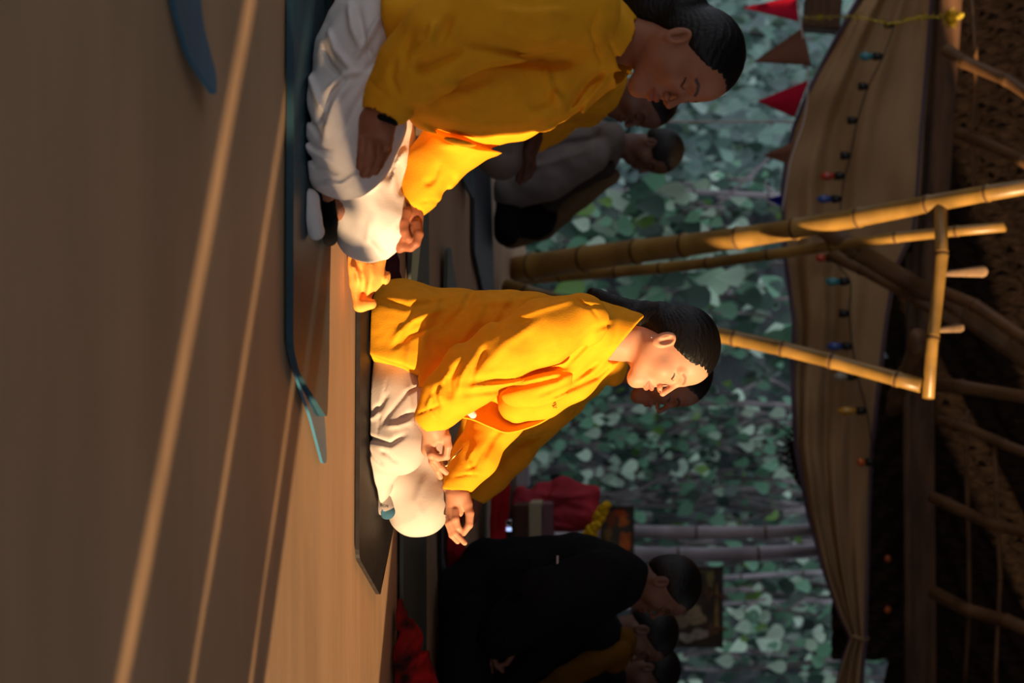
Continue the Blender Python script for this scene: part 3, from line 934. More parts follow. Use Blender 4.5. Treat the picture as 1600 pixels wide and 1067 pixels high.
# ------------------------------------------------------------------ people
LIGHT_SKIN = (0.54, 0.275, 0.165)
DARK_SKIN = (0.13, 0.058, 0.034)
BROWN_SKIN = (0.33, 0.125, 0.062)
DEEP_SKIN = (0.25, 0.115, 0.068)
def lateral(yaw):
    a = math.radians(yaw); return (math.sin(a), math.cos(a), 0)
def cuff_hollow(f, a, b, r): return sub(f, cone(a, b, r, r), .004)

# ===== the sunlit woman
def sunlit_woman():
    F = Fig(4.22)
    hd = head_matrix(F.p(1051, 549, 0.02), 15, 2, 0, .97)
    neck = F.p(948, 528, .03)
    lat = lateral(22)
    # hands
    rh = uni(.006,
        F.ch([(664, 652, -.20, 17), (678, 668, -.20, 17), (684, 684, -.195, 16)], .01),
        F.ch([(674, 668, -.20, 13), (670, 702, -.19, 12)], .01),
        F.ch([(688, 670, -.19, 13), (692, 682, -.18, 11)], .01),
        F.ch([(676, 676, -.165, 14), (677, 702, -.155, 11)], .01))
    rh_f = [finger(F, [(671, 700, -.205, .0105), (674, 711, -.215, .0098), (684, 715, -.205, .0088), (699, 714, -.195, .0074)]),
            finger(F, [(671, 705, -.18, .0108), (678, 718, -.185, .0098), (688, 730, -.180, .0086), (697, 738, -.172, .0072)]),
            finger(F, [(673, 706, -.155, .0100), (676, 722, -.165, .0092), (684, 735, -.160, .0082), (688, 745, -.155, .0070)]),
            finger(F, [(676, 704, -.13, .0090), (682, 716, -.135, .0080), (688, 726, -.13, .0070), (694, 733, -.125, .0062)]),
            finger(F, [(688, 672, -.195, .0125), (697, 683, -.205, .0112), (700, 697, -.205, .0098), (698, 711, -.200, .0080)])]
    def rhf(p):
        d = rh(p)
        for g in rh_f: d = smin(d, g(p), .0045)
        # the loop between thumb and forefinger stays open
        return smax(d, -hole(p), .006)
    hole = cone(F.p(687, 699, -.30), F.p(687, 699, -.06), .0085, .0085)
    lh = uni(.006,
        F.ch([(708, 758, .06, 17), (715, 775, .05, 16)], .01),
        F.ch([(708, 774, .045, 12), (706, 800, .04, 10)], .01),
        F.ch([(716, 774, .045, 13), (715, 799, .045, 10)], .01),
        F.ch([(723, 774, .05, 12), (729, 788, .045, 10)], .01))
    lh_f = [finger(F, [(711, 798, .03, .0100), (712, 811, .020, .0090), (716, 824, .022, .0080), (720, 832, .03, .0070)]),
            finger(F, [(705, 799, .035, .0104), (704, 816, .022, .0094), (711, 833, .020, .0084), (726, 848, .024, .0068)]),
            finger(F, [(704, 801, .055, .0098), (701, 818, .045, .0088), (706, 836, .045, .0078), (715, 846, .05, .0066)]),
            finger(F, [(706, 801, .075, .0090), (702, 815, .07, .0080), (704, 828, .07, .0070), (709, 838, .07, .0062)]),
            finger(F, [(728, 784, .045, .0122), (734, 802, .035, .0108), (733, 820, .03, .0096), (723, 834, .03, .0080)])]
    def lhf(p):
        d = lh(p)
        for g in lh_f: d = smin(d, g(p), .0045)
        return d
    core = uni(.03, F.ch([(640, 520, .03, 45), (780, 530, .03, 48), (900, 525, .03, 45)], .03),
               F.ch([(905, 510, -.10, 26), (760, 562, -.17, 20), (672, 655, -.20, 15)], .02),
               F.ch([(900, 555, .16, 26), (770, 655, .14, 20), (708, 760, .06, 14)], .02),
               F.ch([(615, 545, -.02, 36), (618, 695, -.10, 28), (600, 725, -.07, 16), (590, 765, .0, 9)], .02),
               F.ch([(640, 560, .12, 36), (655, 770, .10, 28), (620, 750, .06, 16)], .02))
    clo, chi = F.box([(560, 450, .1), (920, 860, .1), (700, 600, -.15), (700, 600, .15)], .1)
    braid = uni(.006, *[F.ch([(x, y, .04, r), (x - 8, y - 3, .04, r)], .005) for x, y, r in
                        ((1018, 492, 20), (1000, 489, 18), (984, 485, 17), (970, 480, 15), (957, 474, 14), (944, 467, 12), (934, 461, 9))],
                F.ch([(1030, 500, .03, 30), (985, 500, .03, 22), (962, 490, .04, 14)], .01))
    blo, bhi = F.box([(1050, 480, .0), (925, 450, .05)], .06)
    o = person('woman in an open yellow jacket sitting cross-legged in full sunlight on the black mat', hd,
               (core, clo, chi), None,
               [(rhf, *F.box([(664, 645, -.23), (705, 750, -.1)], .03)), (lhf, *F.box([(700, 750, .0), (736, 852, .08)], .03))],
               neck, LIGHT_SKIN, 'back', (braid, blo, bhi), hh=.0017, ch=.0016, hairh=.0021)
    # ---- jacket
    torso = uni(.05,
        F.ch([(640, 520, .04, 66), (720, 528, .03, 66), (800, 528, .03, 64), (872, 525, .03, 58)], .05, ax=lat, sq=1.35),
        F.ch([(908, 497, -.12, 30), (915, 520, .02, 44), (905, 560, .17, 30)], .04),
        F.e(625, 510, .04, 66, 74, .19), F.ch([(628, 505, -.08, 50), (626, 560, -.10, 56)], .03), F.e(945, 520, .03, 20, 26, .10))
    sleeve = F.ch([(908, 500, -.13, 42), (850, 522, -.16, 49), (790, 550, -.185, 46), (735, 588, -.205, 44), (700, 618, -.21, 36), (684, 642, -.205, 26), (672, 655, -.20, 22)], .03)
    far = F.ch([(905, 560, .17, 36), (830, 615, .165, 40), (772, 660, .14, 38), (742, 715, .10, 34), (722, 745, .075, 24), (712, 760, .06, 20)], .03)
    bulge = F.e(842, 606, -.075, 60, 28, .045, 14)
    chest = F.ch([(942, 558, .06, 26), (892, 592, .06, 34), (845, 616, .05, 36), (808, 632, .04, 30)], .03)
    flap = F.ch([(905, 598, .08, 22), (862, 622, .08, 20), (815, 640, .07, 14)], .02)
    def jf(p):
        d = smin(torso(p), chest(p), .04)
        d = smin(d, bulge(p), .025)
        d = smin(d, sleeve(p), .012)
        d = smin(d, far(p), .02)
        return d
    hem = plane(F.p(568, 560, -.1), np.array([1.0, -.25, -.33]))
    up = plane(F.p(665, 590, 0), np.array([0.15, 0, 1.0]))      # only the skirt of the jacket is cut by the hem
    def jf2(p):
        d = jf(p)
        return smax(d, np.where(up(p) < 0, hem(p), -1.0), .006)
    collar_o = F.ch([(935, 518, .03, 48), (988, 532, .025, 48)], .01)
    collar_i = F.ch([(930, 517, .03, 39), (1012, 538, .02, 40)], .01)
    ctop = plane(F.p(974, 532, .0), F.p(1014, 566, 0) - F.p(974, 532, 0))
    def jf3(p):
        d = jf2(p)
        c = smax(collar_o(p), ctop(p), .004)
        d = smin(d, c, .012)
        d = smax(d, -collar_i(p), .005)
        # sleeves end in open cuffs
        d = smax(d, -cf1(p), .003); d = smax(d, -cf2(p), .003)
        return d
    cf1 = cone(F.p(682, 645, -.20), F.p(655, 672, -.195), F.r(16), F.r(20))
    cf2 = cone(F.p(714, 752, .065), F.p(704, 785, .05), F.r(14), F.r(19))
    folds = [
        # long folds from the armpit down the chest
        ([(935, 520), (880, 572), (800, 590), (735, 595)], .010, -.016),
        ([(925, 545), (870, 590), (800, 604), (730, 612)], .009, -.012),
        ([(940, 560), (890, 598), (840, 618)], .008, -.014),
        ([(930, 532), (880, 582), (815, 598), (745, 603)], .009, .010),
        ([(965, 560), (930, 590), (880, 612), (850, 626)], .007, -.010),
        ([(955, 505), (930, 515), (900, 545)], .007, -.007),
        # shoulder seam and raglan
        ([(945, 480), (915, 478), (890, 460)], .004, -.004),
        ([(938, 500), (925, 482), (900, 470)], .004, -.003),
        # elbow bunching
        ([(770, 540), (752, 575), (742, 610)], .008, -.010),
        ([(752, 552), (735, 585), (728, 615)], .007, .009),
        ([(735, 560), (715, 590), (716, 622)], .008, -.012),
        ([(720, 575), (700, 598), (702, 628)], .007, .008),
        ([(705, 590), (692, 612), (700, 640)], .006, -.008),
        ([(690, 610), (680, 632), (694, 652)], .005, .005),
        ([(850, 500), (800, 535), (760, 580)], .012, .007),
        # back and side
        ([(735, 452), (725, 485), (690, 520)], .010, -.010),
        ([(760, 455), (745, 500), (700, 560)], .012, .008),
        ([(815, 452), (790, 490), (770, 530)], .011, -.008),
        ([(860, 452), (800, 470), (750, 470)], .012, .006),
        ([(690, 455), (672, 500), (665, 560)], .010, .008),
        ([(655, 470), (640, 520), (635, 575)], .010, -.007),
        ([(700, 480), (650, 500), (622, 530)], .008, .010),
        ([(690, 505), (645, 525), (620, 545)], .007, -.008),
        # hem ridge
        ([(574, 552), (610, 566), (662, 583)], .004, -.004), ([(662, 644), (682, 636), (704, 628)], .003, -.004), ([(700, 752), (720, 748), (742, 750)], .003, -.003),
        ([(905, 465), (860, 480), (800, 500)], .010, .006), ([(600, 470), (640, 480), (700, 470)], .008, -.006),
        # far sleeve
        ([(790, 660), (760, 690), (740, 735)], .008, -.007),
        ([(735, 700), (722, 725), (728, 748)], .006, .007),
        ([(750, 700), (732, 735), (718, 740)], .005, -.006),
    ]
    jj = folded(jf3, folds, 4.12, wob=.0022, lam=.11, seed=3, fine=.0006)
    lo, hi = F.box([(560, 440, .0), (990, 785, .0), (700, 600, -.30), (700, 600, .32)], .03)
    jk = sdf_obj('jacket', jj, lo, hi, .0036, M['yellow'], o)
    # the loose front edge of the open jacket, showing its inside
    L1 = bezier([F.p(868, 632, -.03), F.p(838, 644, -.04), F.p(800, 640, -.05), F.p(770, 628, -.06), F.p(738, 622, -.08), F.p(706, 634, -.12)], 6)
    L2 = bezier([F.p(872, 645, .05), F.p(838, 664, .04), F.p(795, 676, .02), F.p(768, 668, .0), (F.p(735, 655, -.02)), F.p(700, 650, -.06)], 6)
    L0 = bezier([F.p(862, 618, .04), F.p(830, 622, .05), F.p(800, 622, .05), F.p(770, 618, .04), F.p(738, 616, .0), F.p(708, 622, -.06)], 6)
    def fl(u, v):
        i = min(int(u * (len(L1) - 1)), len(L1) - 2); t = u * (len(L1) - 1) - i
        a = L0[i] * (1 - t) + L0[i + 1] * t; c = L2[i] * (1 - t) + L2[i + 1] * t
        m = (a + c) / 2 + np.array([.012, .055, -.004]) * math.sin(math.pi * u) ** .7
        return (1 - v) ** 2 * a + 2 * v * (1 - v) * m + v * v * c + np.array([0, .004 * math.sin(u * 14 + v * 3), 0])
    grid_obj('jacket_front', fl, 50, 16, M['yellow'], jk, thick=.004)
    def fl2(u, v):
        i = min(int(u * (len(L1) - 1)), len(L1) - 2); t = u * (len(L1) - 1) - i
        a = L1[i] * (1 - t) + L1[i + 1] * t; c = L0[i] * (1 - t) + L0[i + 1] * t
        return a * (1 - v) + c * v + np.array([0, -.01, 0]) * math.sin(math.pi * v)
    # pocket and zip lines
    def seam(pts, r, m, name='seam', parent=jk, dY=0):
        bm = bmesh.new(); tube_bm(bm, bezier([F.p(*q) for q in pts], 8), r, 6); return bm_obj(name, bm, m, parent)
    # white T-shirt glimpsed inside
    f = F.ch([(716, 614, -.10, 7), (728, 632, -.105, 10), (739, 648, -.11, 6)], .01)
    sdf_obj('tee_shirt', f, *F.box([(715, 620, -.16), (760, 660, -.06)], .02), .004, M['white'], o)
    # zip pull
    bm = bmesh.new()
    q = [F.p(696 + 5 * math.sin(a), 722 + 6 * math.cos(a), -.03) for a in np.linspace(0, 2 * math.pi, 17)]
    tube_bm(bm, q, .0018, 6, cap=False); tube_bm(bm, [F.p(701, 722, -.03), F.p(722, 700, -.03)], .0022, 6)
    bm_obj('zip_pull', bm, M['brass'], jk)
    # small dark print on the chest
    bm = bmesh.new()
    for k in range(4):
        for (u0, v0, u1, v1) in (((0, 0, 0, 1), (0, 1, 1, 1), (1, 1, 1, 0)) if k % 2 == 0 else ((0, 0, 1, 0), (1, 0, 1, 1), (0, .5, 1, .5))):
            a = F.p(862 + u0 * 6 + k * .6, 627 + k * 3.0 + v0 * 2, .0); b = F.p(862 + u1 * 6 + k * .6, 627 + k * 3.0 + v1 * 2, .0)
            tube_bm(bm, [a, b], .0007, 4)
    bm_obj('print', bm, M['print_gold'], jk)
    # ---- trousers
    lat2 = (0, 1, 0)
    near_t = F.ch([(618, 545, -.02, 50), (616, 620, -.07, 50), (620, 695, -.11, 47)], .03)
    near_c = F.ch([(606, 700, -.11, 38), (596, 728, -.06, 28), (590, 762, .0, 19), (583, 790, .04, 11)], .02)
    far_t = F.ch([(648, 600, .14, 46), (652, 700, .14, 48), (655, 788, .10, 49)], .04)
    far_c = F.ch([(650, 790, .09, 46), (615, 745, .06, 30), (598, 735, .05, 22)], .03)
    fl_ = plane((0, 0, .012), (0, 0, -1))
    def tf(p):
        d = smin(near_t(p), near_c(p), .012)
        e = smin(far_t(p), far_c(p), .03)
        return smax(smin(d, e, .008), fl_(p), .006)
    tfolds = [
        ([(572, 680), (590, 684), (618, 690), (640, 676)], .006, -.012),
        ([(660, 600), (640, 612), (618, 640), (600, 665)], .005, -.006),
        ([(655, 640), (640, 648), (628, 655)], .006, -.007), ([(650, 655), (630, 662), (610, 664)], .006, .006),
        ([(588, 640), (602, 632), (612, 612)], .006, -.007), ([(575, 655), (590, 650), (602, 640)], .006, .005),
        ([(600, 700), (614, 706), (630, 722)], .006, -.007), ([(580, 700), (592, 712), (606, 726)], .006, -.006),
        ([(640, 600), (645, 630), (650, 670)], .008, .005), ([(610, 590), (600, 640), (596, 680)], .003, -.003),
        ([(690, 700), (685, 730), (672, 760)], .007, -.006), ([(696, 715), (690, 750), (682, 780)], .006, .004),
        ([(655, 745), (640, 790), (650, 820)], .010, .003)]
    tr = folded(tf, tfolds, 4.12, wob=.0018, lam=.08, seed=7)
    lo, hi = F.box([(560, 530, .0), (705, 850, .0), (650, 650, -.2), (650, 650, .26)], .03)
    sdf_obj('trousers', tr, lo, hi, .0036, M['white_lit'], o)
    sk = F.ch([(601, 794, .03, 15), (605, 799, .03, 13)], .01)
    so_ = sdf_obj('sock', sk, *F.box([(580, 745, .0), (620, 820, .12)], .02), .003, M['sock_blue'], o)
    cb = F.ch([(600, 770, .03, 12), (601, 791, .03, 15.4)], .01)
    cuffo = sdf_obj('sock_cuff', cb, *F.box([(580, 745, -.02), (620, 820, .08)], .02), .003, M['sock_grey'], so_)
    # small dark lettering knitted into the sock cuff
    tx = bpy.data.curves.new('lettering', 'FONT'); tx.body = 'SION'; tx.size = .0085; tx.extrude = .0004
    tmp = bpy.data.objects.new('lettering_curve', tx); COL.objects.link(tmp); bpy.context.view_layer.update()
    tme = bpy.data.meshes.new_from_object(tmp.evaluated_get(bpy.context.evaluated_depsgraph_get())); bpy.data.objects.remove(tmp)
    tme.materials.clear(); to = link('lettering', tme, M['plastic_black'])
    bx_, by_, bz_ = F.p(594, 791.5, .0055)
    to.matrix_world = Matrix(((-.22 * -1, -1, 0, bx_), (0, 0, -1, by_), (1, .0, 0, bz_), (0, 0, 0, 1)))
    wm = to.matrix_world.copy(); to.parent = so_; to.matrix_parent_inverse = Matrix.Identity(4); to.matrix_basis = wm
    # ear stud
    bm = bmesh.new(); bmesh.ops.create_icosphere(bm, subdivisions=2, radius=.0022, matrix=Matrix.Translation(Vector(F.p(1018, 527, -.062))))
    bm_obj('ear_stud', bm, M['silver'], o)
    return o
sunlit_woman()

# ===== the front woman, mostly in shade
def front_woman():
    F = Fig(3.46)
    k = 1.0
    hd = head_matrix(F.p(1073, 93, .0), 20, -4, 0, .96)
    neck = F.p(962, 55, .03)
    lat = lateral(25)
    nh = uni(.008, F.ch([(600, 168, -.20, 24), (590, 195, -.20, 25)], .012),
             F.ch([(600, 190, -.20, 18), (598, 222, -.19, 15)], .012), F.ch([(582, 188, -.20, 20), (576, 226, -.205, 16)], .012))
    nh_f = [finger(F, [(598, 218, -0.175, .0120), (600, 238, -0.170, .0108), (592, 256, -0.180, .0096), (586, 268, -0.190, .0082)]),
            finger(F, [(588, 224, -0.205, .0122), (590, 244, -0.210, .0108), (584, 260, -0.210, .0098), (575, 272, -0.210, .0084)]),
            finger(F, [(577, 226, -0.220, .0120), (578, 246, -0.230, .0106), (574, 260, -0.230, .0095), (568, 272, -0.225, .0080)]),
            finger(F, [(568, 220, -0.225, .0108), (566, 238, -0.235, .0095), (564, 250, -0.235, .0085), (562, 260, -0.230, .0074)]),
            finger(F, [(600, 200, -0.150, .0130), (606, 216, -0.140, .0115), (604, 234, -0.140, .0100), (598, 248, -0.150, .0085)])]
    def nhf(p):
        d = nh(p)
        for g in nh_f: d = smin(d, g(p), .005)
        return d
    fh = uni(.008, F.ch([(640, 318, .13, 20), (640, 338, .12, 20)], .012), F.ch([(632, 336, .12, 13), (632, 360, .11, 12)], .01), F.ch([(648, 336, .12, 14), (648, 358, .11, 13)], .01))
    fh_f = [finger(F, [(650, 350, .10, .0115), (654, 366, .09, .0102), (650, 380, .085, .0090), (642, 388, .085, .0078)]),
            finger(F, [(642, 360, .10, .0112), (642, 374, .09, .0100), (636, 386, .088, .0088), (628, 388, .088, .0076)]),
            finger(F, [(633, 360, .10, .0108), (629, 374, .09, .0096), (626, 384, .088, .0086), (624, 390, .09, .0074)]),
            finger(F, [(626, 354, .11, .0100), (622, 366, .10, .0088), (620, 376, .10, .0078), (622, 384, .10, .0068)]),
            finger(F, [(634, 332, .09, .0125), (630, 348, .08, .0110), (632, 362, .075, .0096), (637, 372, .075, .0080)])]
    def fhf(p):
        d = fh(p)
        for g in fh_f: d = smin(d, g(p), .005)
        return d
    core = uni(.03, F.ch([(600, 40, .02, 60), (760, 70, .02, 66), (920, 50, .03, 56)], .03),
               F.ch([(920, 20, -.14, 32), (700, 45, -.19, 26), (610, 160, -.19, 18)], .02),
               F.ch([(900, 110, .18, 32), (710, 240, .18, 24), (645, 315, .13, 18)], .02),
               F.ch([(570, 40, -.02, 45), (540, 240, -.06, 38), (500, 300, .0, 22)], .02),
               F.ch([(590, 80, .15, 45), (590, 340, .13, 40), (530, 320, .06, 26)], .02))
    clo, chi = F.box([(480, -20, .1), (930, 380, .1), (700, 100, -.2), (700, 100, .22)], .1)
    bun = F.ch([(1060, 25, .03, 50), (1010, 12, .04, 42), (965, 6, .05, 34), (930, -10, .06, 24)], .03)
    blo, bhi = F.box([(1090, -40, -.06), (910, 60, .12)], .04)
    o = person('woman in a yellow jacket nearest the viewer, face in shade, on the teal mat', hd,
               (core, clo, chi), None,
               [(nhf, *F.box([(555, 160, -.26), (612, 285, -.12)], .03)), (fhf, *F.box([(618, 310, .06), (662, 395, .16)], .03))],
               neck, BROWN_SKIN, 'back', (bun, blo, bhi), hh=.0019, ch=.0019, hairh=.0026)
    torso = uni(.05,
        F.ch([(650, 70, .03, 122), (740, 86, .03, 126), (830, 84, .03, 112), (905, 66, .03, 84)], .05, ax=lat, sq=1.05),
        F.ch([(918, 22, -.14, 38), (925, 60, .02, 54), (905, 110, .18, 38)], .04),
        F.e(620, 50, .02, 150, 70, .20), F.e(945, 70, .03, 60, 38, .10))
    sleeve = F.ch([(905, 15, -.16, 62), (830, 22, -.20, 66), (750, 34, -.23, 62), (690, 60, -.235, 58), (645, 108, -.22, 50), (615, 150, -.20, 38), (604, 168, -.20, 32)], .03)
    far = F.ch([(900, 120, .18, 45), (800, 170, .19, 50), (718, 212, .18, 52), (676, 262, .16, 44), (653, 300, .14, 31), (644, 318, .13, 24)], .03)
    hemn = plane(F.p(628, 130, 0), np.array([.15, 0, -1.0]))
    collar_o = F.ch([(945, 62, .03, 60), (988, 84, .02, 56)], .01)
    collar_i = F.ch([(925, 55, .03, 50), (1030, 100, .0, 54)], .01)
    ctop = plane(F.p(984, 80, 0), F.p(984, 80, 0) - F.p(940, 58, 0))
    ctip = F.ch([(965, 100, -.03, 12), (986, 112, -.04, 7)], .01)
    cf1 = cone(F.p(614, 154, -.20), F.p(590, 190, -.20), F.r(26), F.r(29))
    cf2 = cone(F.p(648, 300, .14), F.p(634, 345, .12), F.r(19), F.r(25))
    def jf(p):
        d = torso(p)
        d = smax(d, hemn(p), .02)
        d = smin(d, sleeve(p), .014)
        d = smin(d, far(p), .02)
        c = smax(collar_o(p), ctop(p), .004)
        d = smin(d, c, .012); d = smin(d, ctip(p), .012)
        d = smax(d, -collar_i(p), .005)
        d = smax(d, -cf1(p), .003); d = smax(d, -cf2(p), .003)
        return d
    folds = [([(900, 88), (860, 96), (790, 92), (735, 88)], .012, -.018), ([(740, 95), (705, 112), (680, 122), (668, 118)], .014, -.024),
             ([(700, 60), (690, 90), (672, 100)], .010, .012), ([(720, 50), (712, 80), (700, 98)], .010, -.010),
             ([(670, 70), (655, 100), (650, 130)], .009, -.007), ([(640, 110), (630, 140), (640, 170)], .008, -.006),
             ([(870, 120), (850, 150), (820, 160)], .012, -.009), ([(850, 100), (860, 135), (880, 160)], .010, .007),
             ([(800, 200), (740, 205), (680, 190), (645, 175)], .010, -.010), ([(790, 212), (730, 214), (670, 205)], .008, .008),
             ([(945, 100), (915, 120), (880, 165)], .006, -.010), ([(950, 108), (925, 135), (895, 175)], .006, .006),
             ([(780, 130), (730, 150), (690, 150)], .014, .006), ([(940, 30), (925, 60), (940, 95)], .004, -.004),
             ([(900, 40), (840, 50), (780, 45)], .012, .006), ([(950, 60), (975, 100)], .004, -.004),
             ([(690, 250), (675, 268), (662, 292)], .008, -.006), ([(665, 235), (655, 262), (640, 275)], .008, -.005)]
    folds = [(a, w * .85, h * 1.5) for a, w, h in folds] + [([(588, 135), (606, 152), (630, 172)], .003, -.004), ([(632, 302), (650, 298), (664, 300)], .003, -.003), ([(935, 135), (880, 172), (800, 196), (700, 190), (650, 180)], .004, -.005)]
    jj = folded(jf, folds, 3.34, wob=.0026, lam=.12, seed=13, fine=.0006)
    lo, hi = F.box([(590, -115, .0), (1000, 345, .0), (700, 60, -.36), (700, 60, .36)], .02)
    jk = sdf_obj('jacket', jj, lo, hi, .0040, M['yellow'], o)
    near_t = F.ch([(600, -20, .0, 66), (572, 90, -.06, 74), (548, 190, -.09, 78), (538, 235, -.09, 74)], .04)
    near_c = F.ch([(520, 240, -.09, 55), (500, 235, -.02, 34), (500, 285, .02, 22)], .03)
    far_t = F.ch([(600, 90, .17, 54), (590, 240, .16, 54), (582, 345, .12, 60)], .04)
    far_c = F.ch([(580, 350, .11, 58), (550, 290, .07, 38), (530, 270, .05, 30)], .03)
    fl_ = plane((0, 0, .016), (0, 0, -1))
    def tf(p):
        d = smin(near_t(p), near_c(p), .02); e = smin(far_t(p), far_c(p), .03)
        return smax(smin(d, e, .008), fl_(p), .006)
    tfolds = [([(600, 20), (585, 60), (560, 100)], .008, .012), ([(560, 10), (572, 60), (590, 110)], .008, -.010), ([(545, 0), (555, 50), (570, 80)], .008, .010),
              ([(515, 50), (530, 85), (560, 118)], .007, .014), ([(505, 70), (520, 105), (545, 130)], .007, -.010), ([(610, 60), (600, 90), (575, 120)], .008, -.012),
              ([(575, 118), (545, 125), (520, 150)], .008, .010), ([(480, 110), (500, 150), (520, 190)], .007, .010), ([(470, 155), (490, 190), (515, 225)], .007, -.009),
              ([(560, 130), (535, 170), (515, 230)], .009, .010), ([(540, 130), (520, 170), (505, 200)], .008, -.009), ([(470, 200), (490, 240), (530, 260)], .007, .009),
              ([(590, 130), (565, 175), (545, 225)], .010, -.008), ([(480, 235), (500, 262), (540, 275)], .007, -.009), ([(500, 290), (540, 292), (575, 270)], .007, .008),
              ([(475, 215), (500, 235), (530, 240)], .005, -.007),
              ([(630, 215), (615, 250), (600, 290)], .007, -.008), ([(635, 235), (625, 280), (612, 320)], .006, .006), ([(610, 210), (595, 240), (590, 280)], .007, .007),
              ([(620, 290), (610, 330), (600, 350)], .007, -.006), ([(560, 330), (555, 370), (580, 400)], .010, .004)]
    tfolds = [(a, w * .75, h * 1.35) for a, w, h in tfolds]
    tr = folded(tf, tfolds, 3.34, wob=.0045, lam=.11, seed=17, fine=.0012)
    lo, hi = F.box([(455, -100, .0), (650, 425, .0), (550, 100, -.22), (550, 100, .28)], .03)
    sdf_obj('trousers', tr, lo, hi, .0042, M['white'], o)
    sk = F.ch([(482, 312, -.14, 17), (486, 340, -.145, 15), (494, 362, -.14, 13)], .01)
    s1 = sdf_obj('sock', sk, *F.box([(460, 285, -.2), (510, 385, -.08)], .02), .003, M['white'], o)
    s1['label'] = 'white sock'
    sk = F.ch([(512, 312, .02, 12), (514, 345, .02, 13), (515, 372, .02, 13)], .01)
    s2 = sdf_obj('sock', sk, *F.box([(498, 300, -.03), (532, 390, .07)], .02), .003, M['black'], o)
    s2['label'] = 'black sock'
    bm = bmesh.new()
    a, b = F.p(606, 186, -.10), F.p(612, 200, -.09)
    q = [F.p(603 + 16 * math.cos(t), 186 + 6 * math.cos(t), -.20 + .036 * math.sin(t)) for t in np.linspace(0, 2 * math.pi, 25)]
    tube_bm(bm, q, .006, 8, cap=False); bm_obj('wristband', bm, M['black'], o)
    bm = bmesh.new(); bmesh.ops.create_icosphere(bm, subdivisions=2, radius=.0022, matrix=Matrix.Translation(Vector(F.p(1139, 49, -.03))))
    bm_obj('hair_pin', bm, M['silver'], o)
    return o
front_woman()

# ===== background sitters
def sitter(Y, label, head, neck, core, clothes, hands=(), tone=DARK_SKIN, hair='back', extra=None, hh=.0035, ch=.003):
    """clothes: list of (name, material, field, lo, hi, h, folds, wob)"""
    F = Fig(Y)
    o = person(label, head, core, None, hands, neck, tone, hair, extra, hh=hh, ch=ch, hairh=.0045)
    for (nm, m, f, lo, hi, h, folds, wob) in clothes:
        flr = plane((0, 0, .014), (0, 0, -1))
        f = (lambda q, f=f: smax(f(q), flr(q), .005))
        g = folded(f, folds, Y - .1, wob=wob, lam=.12, seed=len(nm) + int(Y * 7), fine=wob * .25)
        sdf_obj(nm, g, lo, hi, h, M[m], o)
    return o
def fingers_generic(F, base, d, n=4, spread=5, L=(16, 12, 10), curl=(0, 5, 12), perp=(-1, 0), dY=0):
    out = []
    bx, by, bd = base
    for i in range(n):
        x0, y0 = bx + perp[0] * spread * i, by + perp[1] * spread * i
        pts = [(x0, y0, bd + dY * i, .0098)]
        x, y = x0, y0
        for l, c, r in zip(L, curl, (.009, .008, .007)):
            x += d[0] * l + perp[0] * c * .5; y += d[1] * l + perp[1] * c * .2
            pts.append((x, y, bd + dY * i, r))
        out.append(finger(F, pts))
    return out

# man behind the sunlit woman
F = Fig(4.95)
hd = head_matrix(F.p(1050, 588, .05), 10, -5, 0, .97)
tor = uni(.05, F.ch([(640, 570, .05, 70), (760, 590, .05, 72), (860, 585, .05, 66), (925, 560, .05, 46)], .05, ax=lateral(10), sq=1.5),
          F.ch([(850, 640, .05, 34), (800, 655, .03, 40)], .04), F.e(955, 570, .05, 30, 34, .09))
slv = F.ch([(915, 590, .20, 40), (830, 650, .22, 44), (790, 700, .18, 42), (765, 740, .14, 32), (750, 765, .12, 24)], .03)
slvn = F.ch([(915, 550, -.15, 40), (830, 590, -.18, 40), (760, 650, -.14, 34), (735, 700, -.08, 28)], .03)
shirt = lambda p, a=tor, b=slv, c=slvn: smin(smin(a(p), b(p), .02), c(p), .02)
hnd = uni(.01, F.ch([(752, 762, .12, 15), (740, 785, .11, 14)], .01), *fingers_generic(F, (745, 796, .10), (-.3, 1), perp=(-1, .1), spread=5))
legs = uni(.03, F.ch([(650, 570, -.05, 50), (650, 700, -.12, 46)], .03), F.ch([(655, 590, .16, 50), (660, 720, .22, 44)], .03), F.ch([(650, 700, -.1, 40), (650, 690, .2, 40)], .03))
lo, hi = F.box([(600, 490, .0), (965, 780, .0), (700, 600, -.28), (700, 600, .36)], .03)
llo, lhi = F.box([(600, 510, -.2), (710, 780, .3)], .05)
sitter(4.95, 'man in yellow with short dark hair sitting close behind the sunlit woman', hd, F.p(955, 568, .05),
       (uni(.03, F.ch([(660, 580, .05, 40), (900, 575, .05, 45)], .03), F.ch([(900, 600, .18, 22), (800, 690, .18, 18), (748, 768, .12, 12)], .02)), lo, hi),
       [('shirt', 'yellow', shirt, lo, hi, .006, [([(960, 590), (930, 625), (880, 650)], .010, -.012), ([(940, 600), (900, 620), (860, 625)], .012, .010), ([(860, 680), (800, 700), (760, 735)], .010, -.008), ([(820, 660), (790, 690), (780, 720)], .012, .008)], .004),
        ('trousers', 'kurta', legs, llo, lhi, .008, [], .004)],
       [(hnd, *F.box([(725, 750, .05), (765, 840, .2)], .04))], (0.19, 0.085, 0.05), 'short')

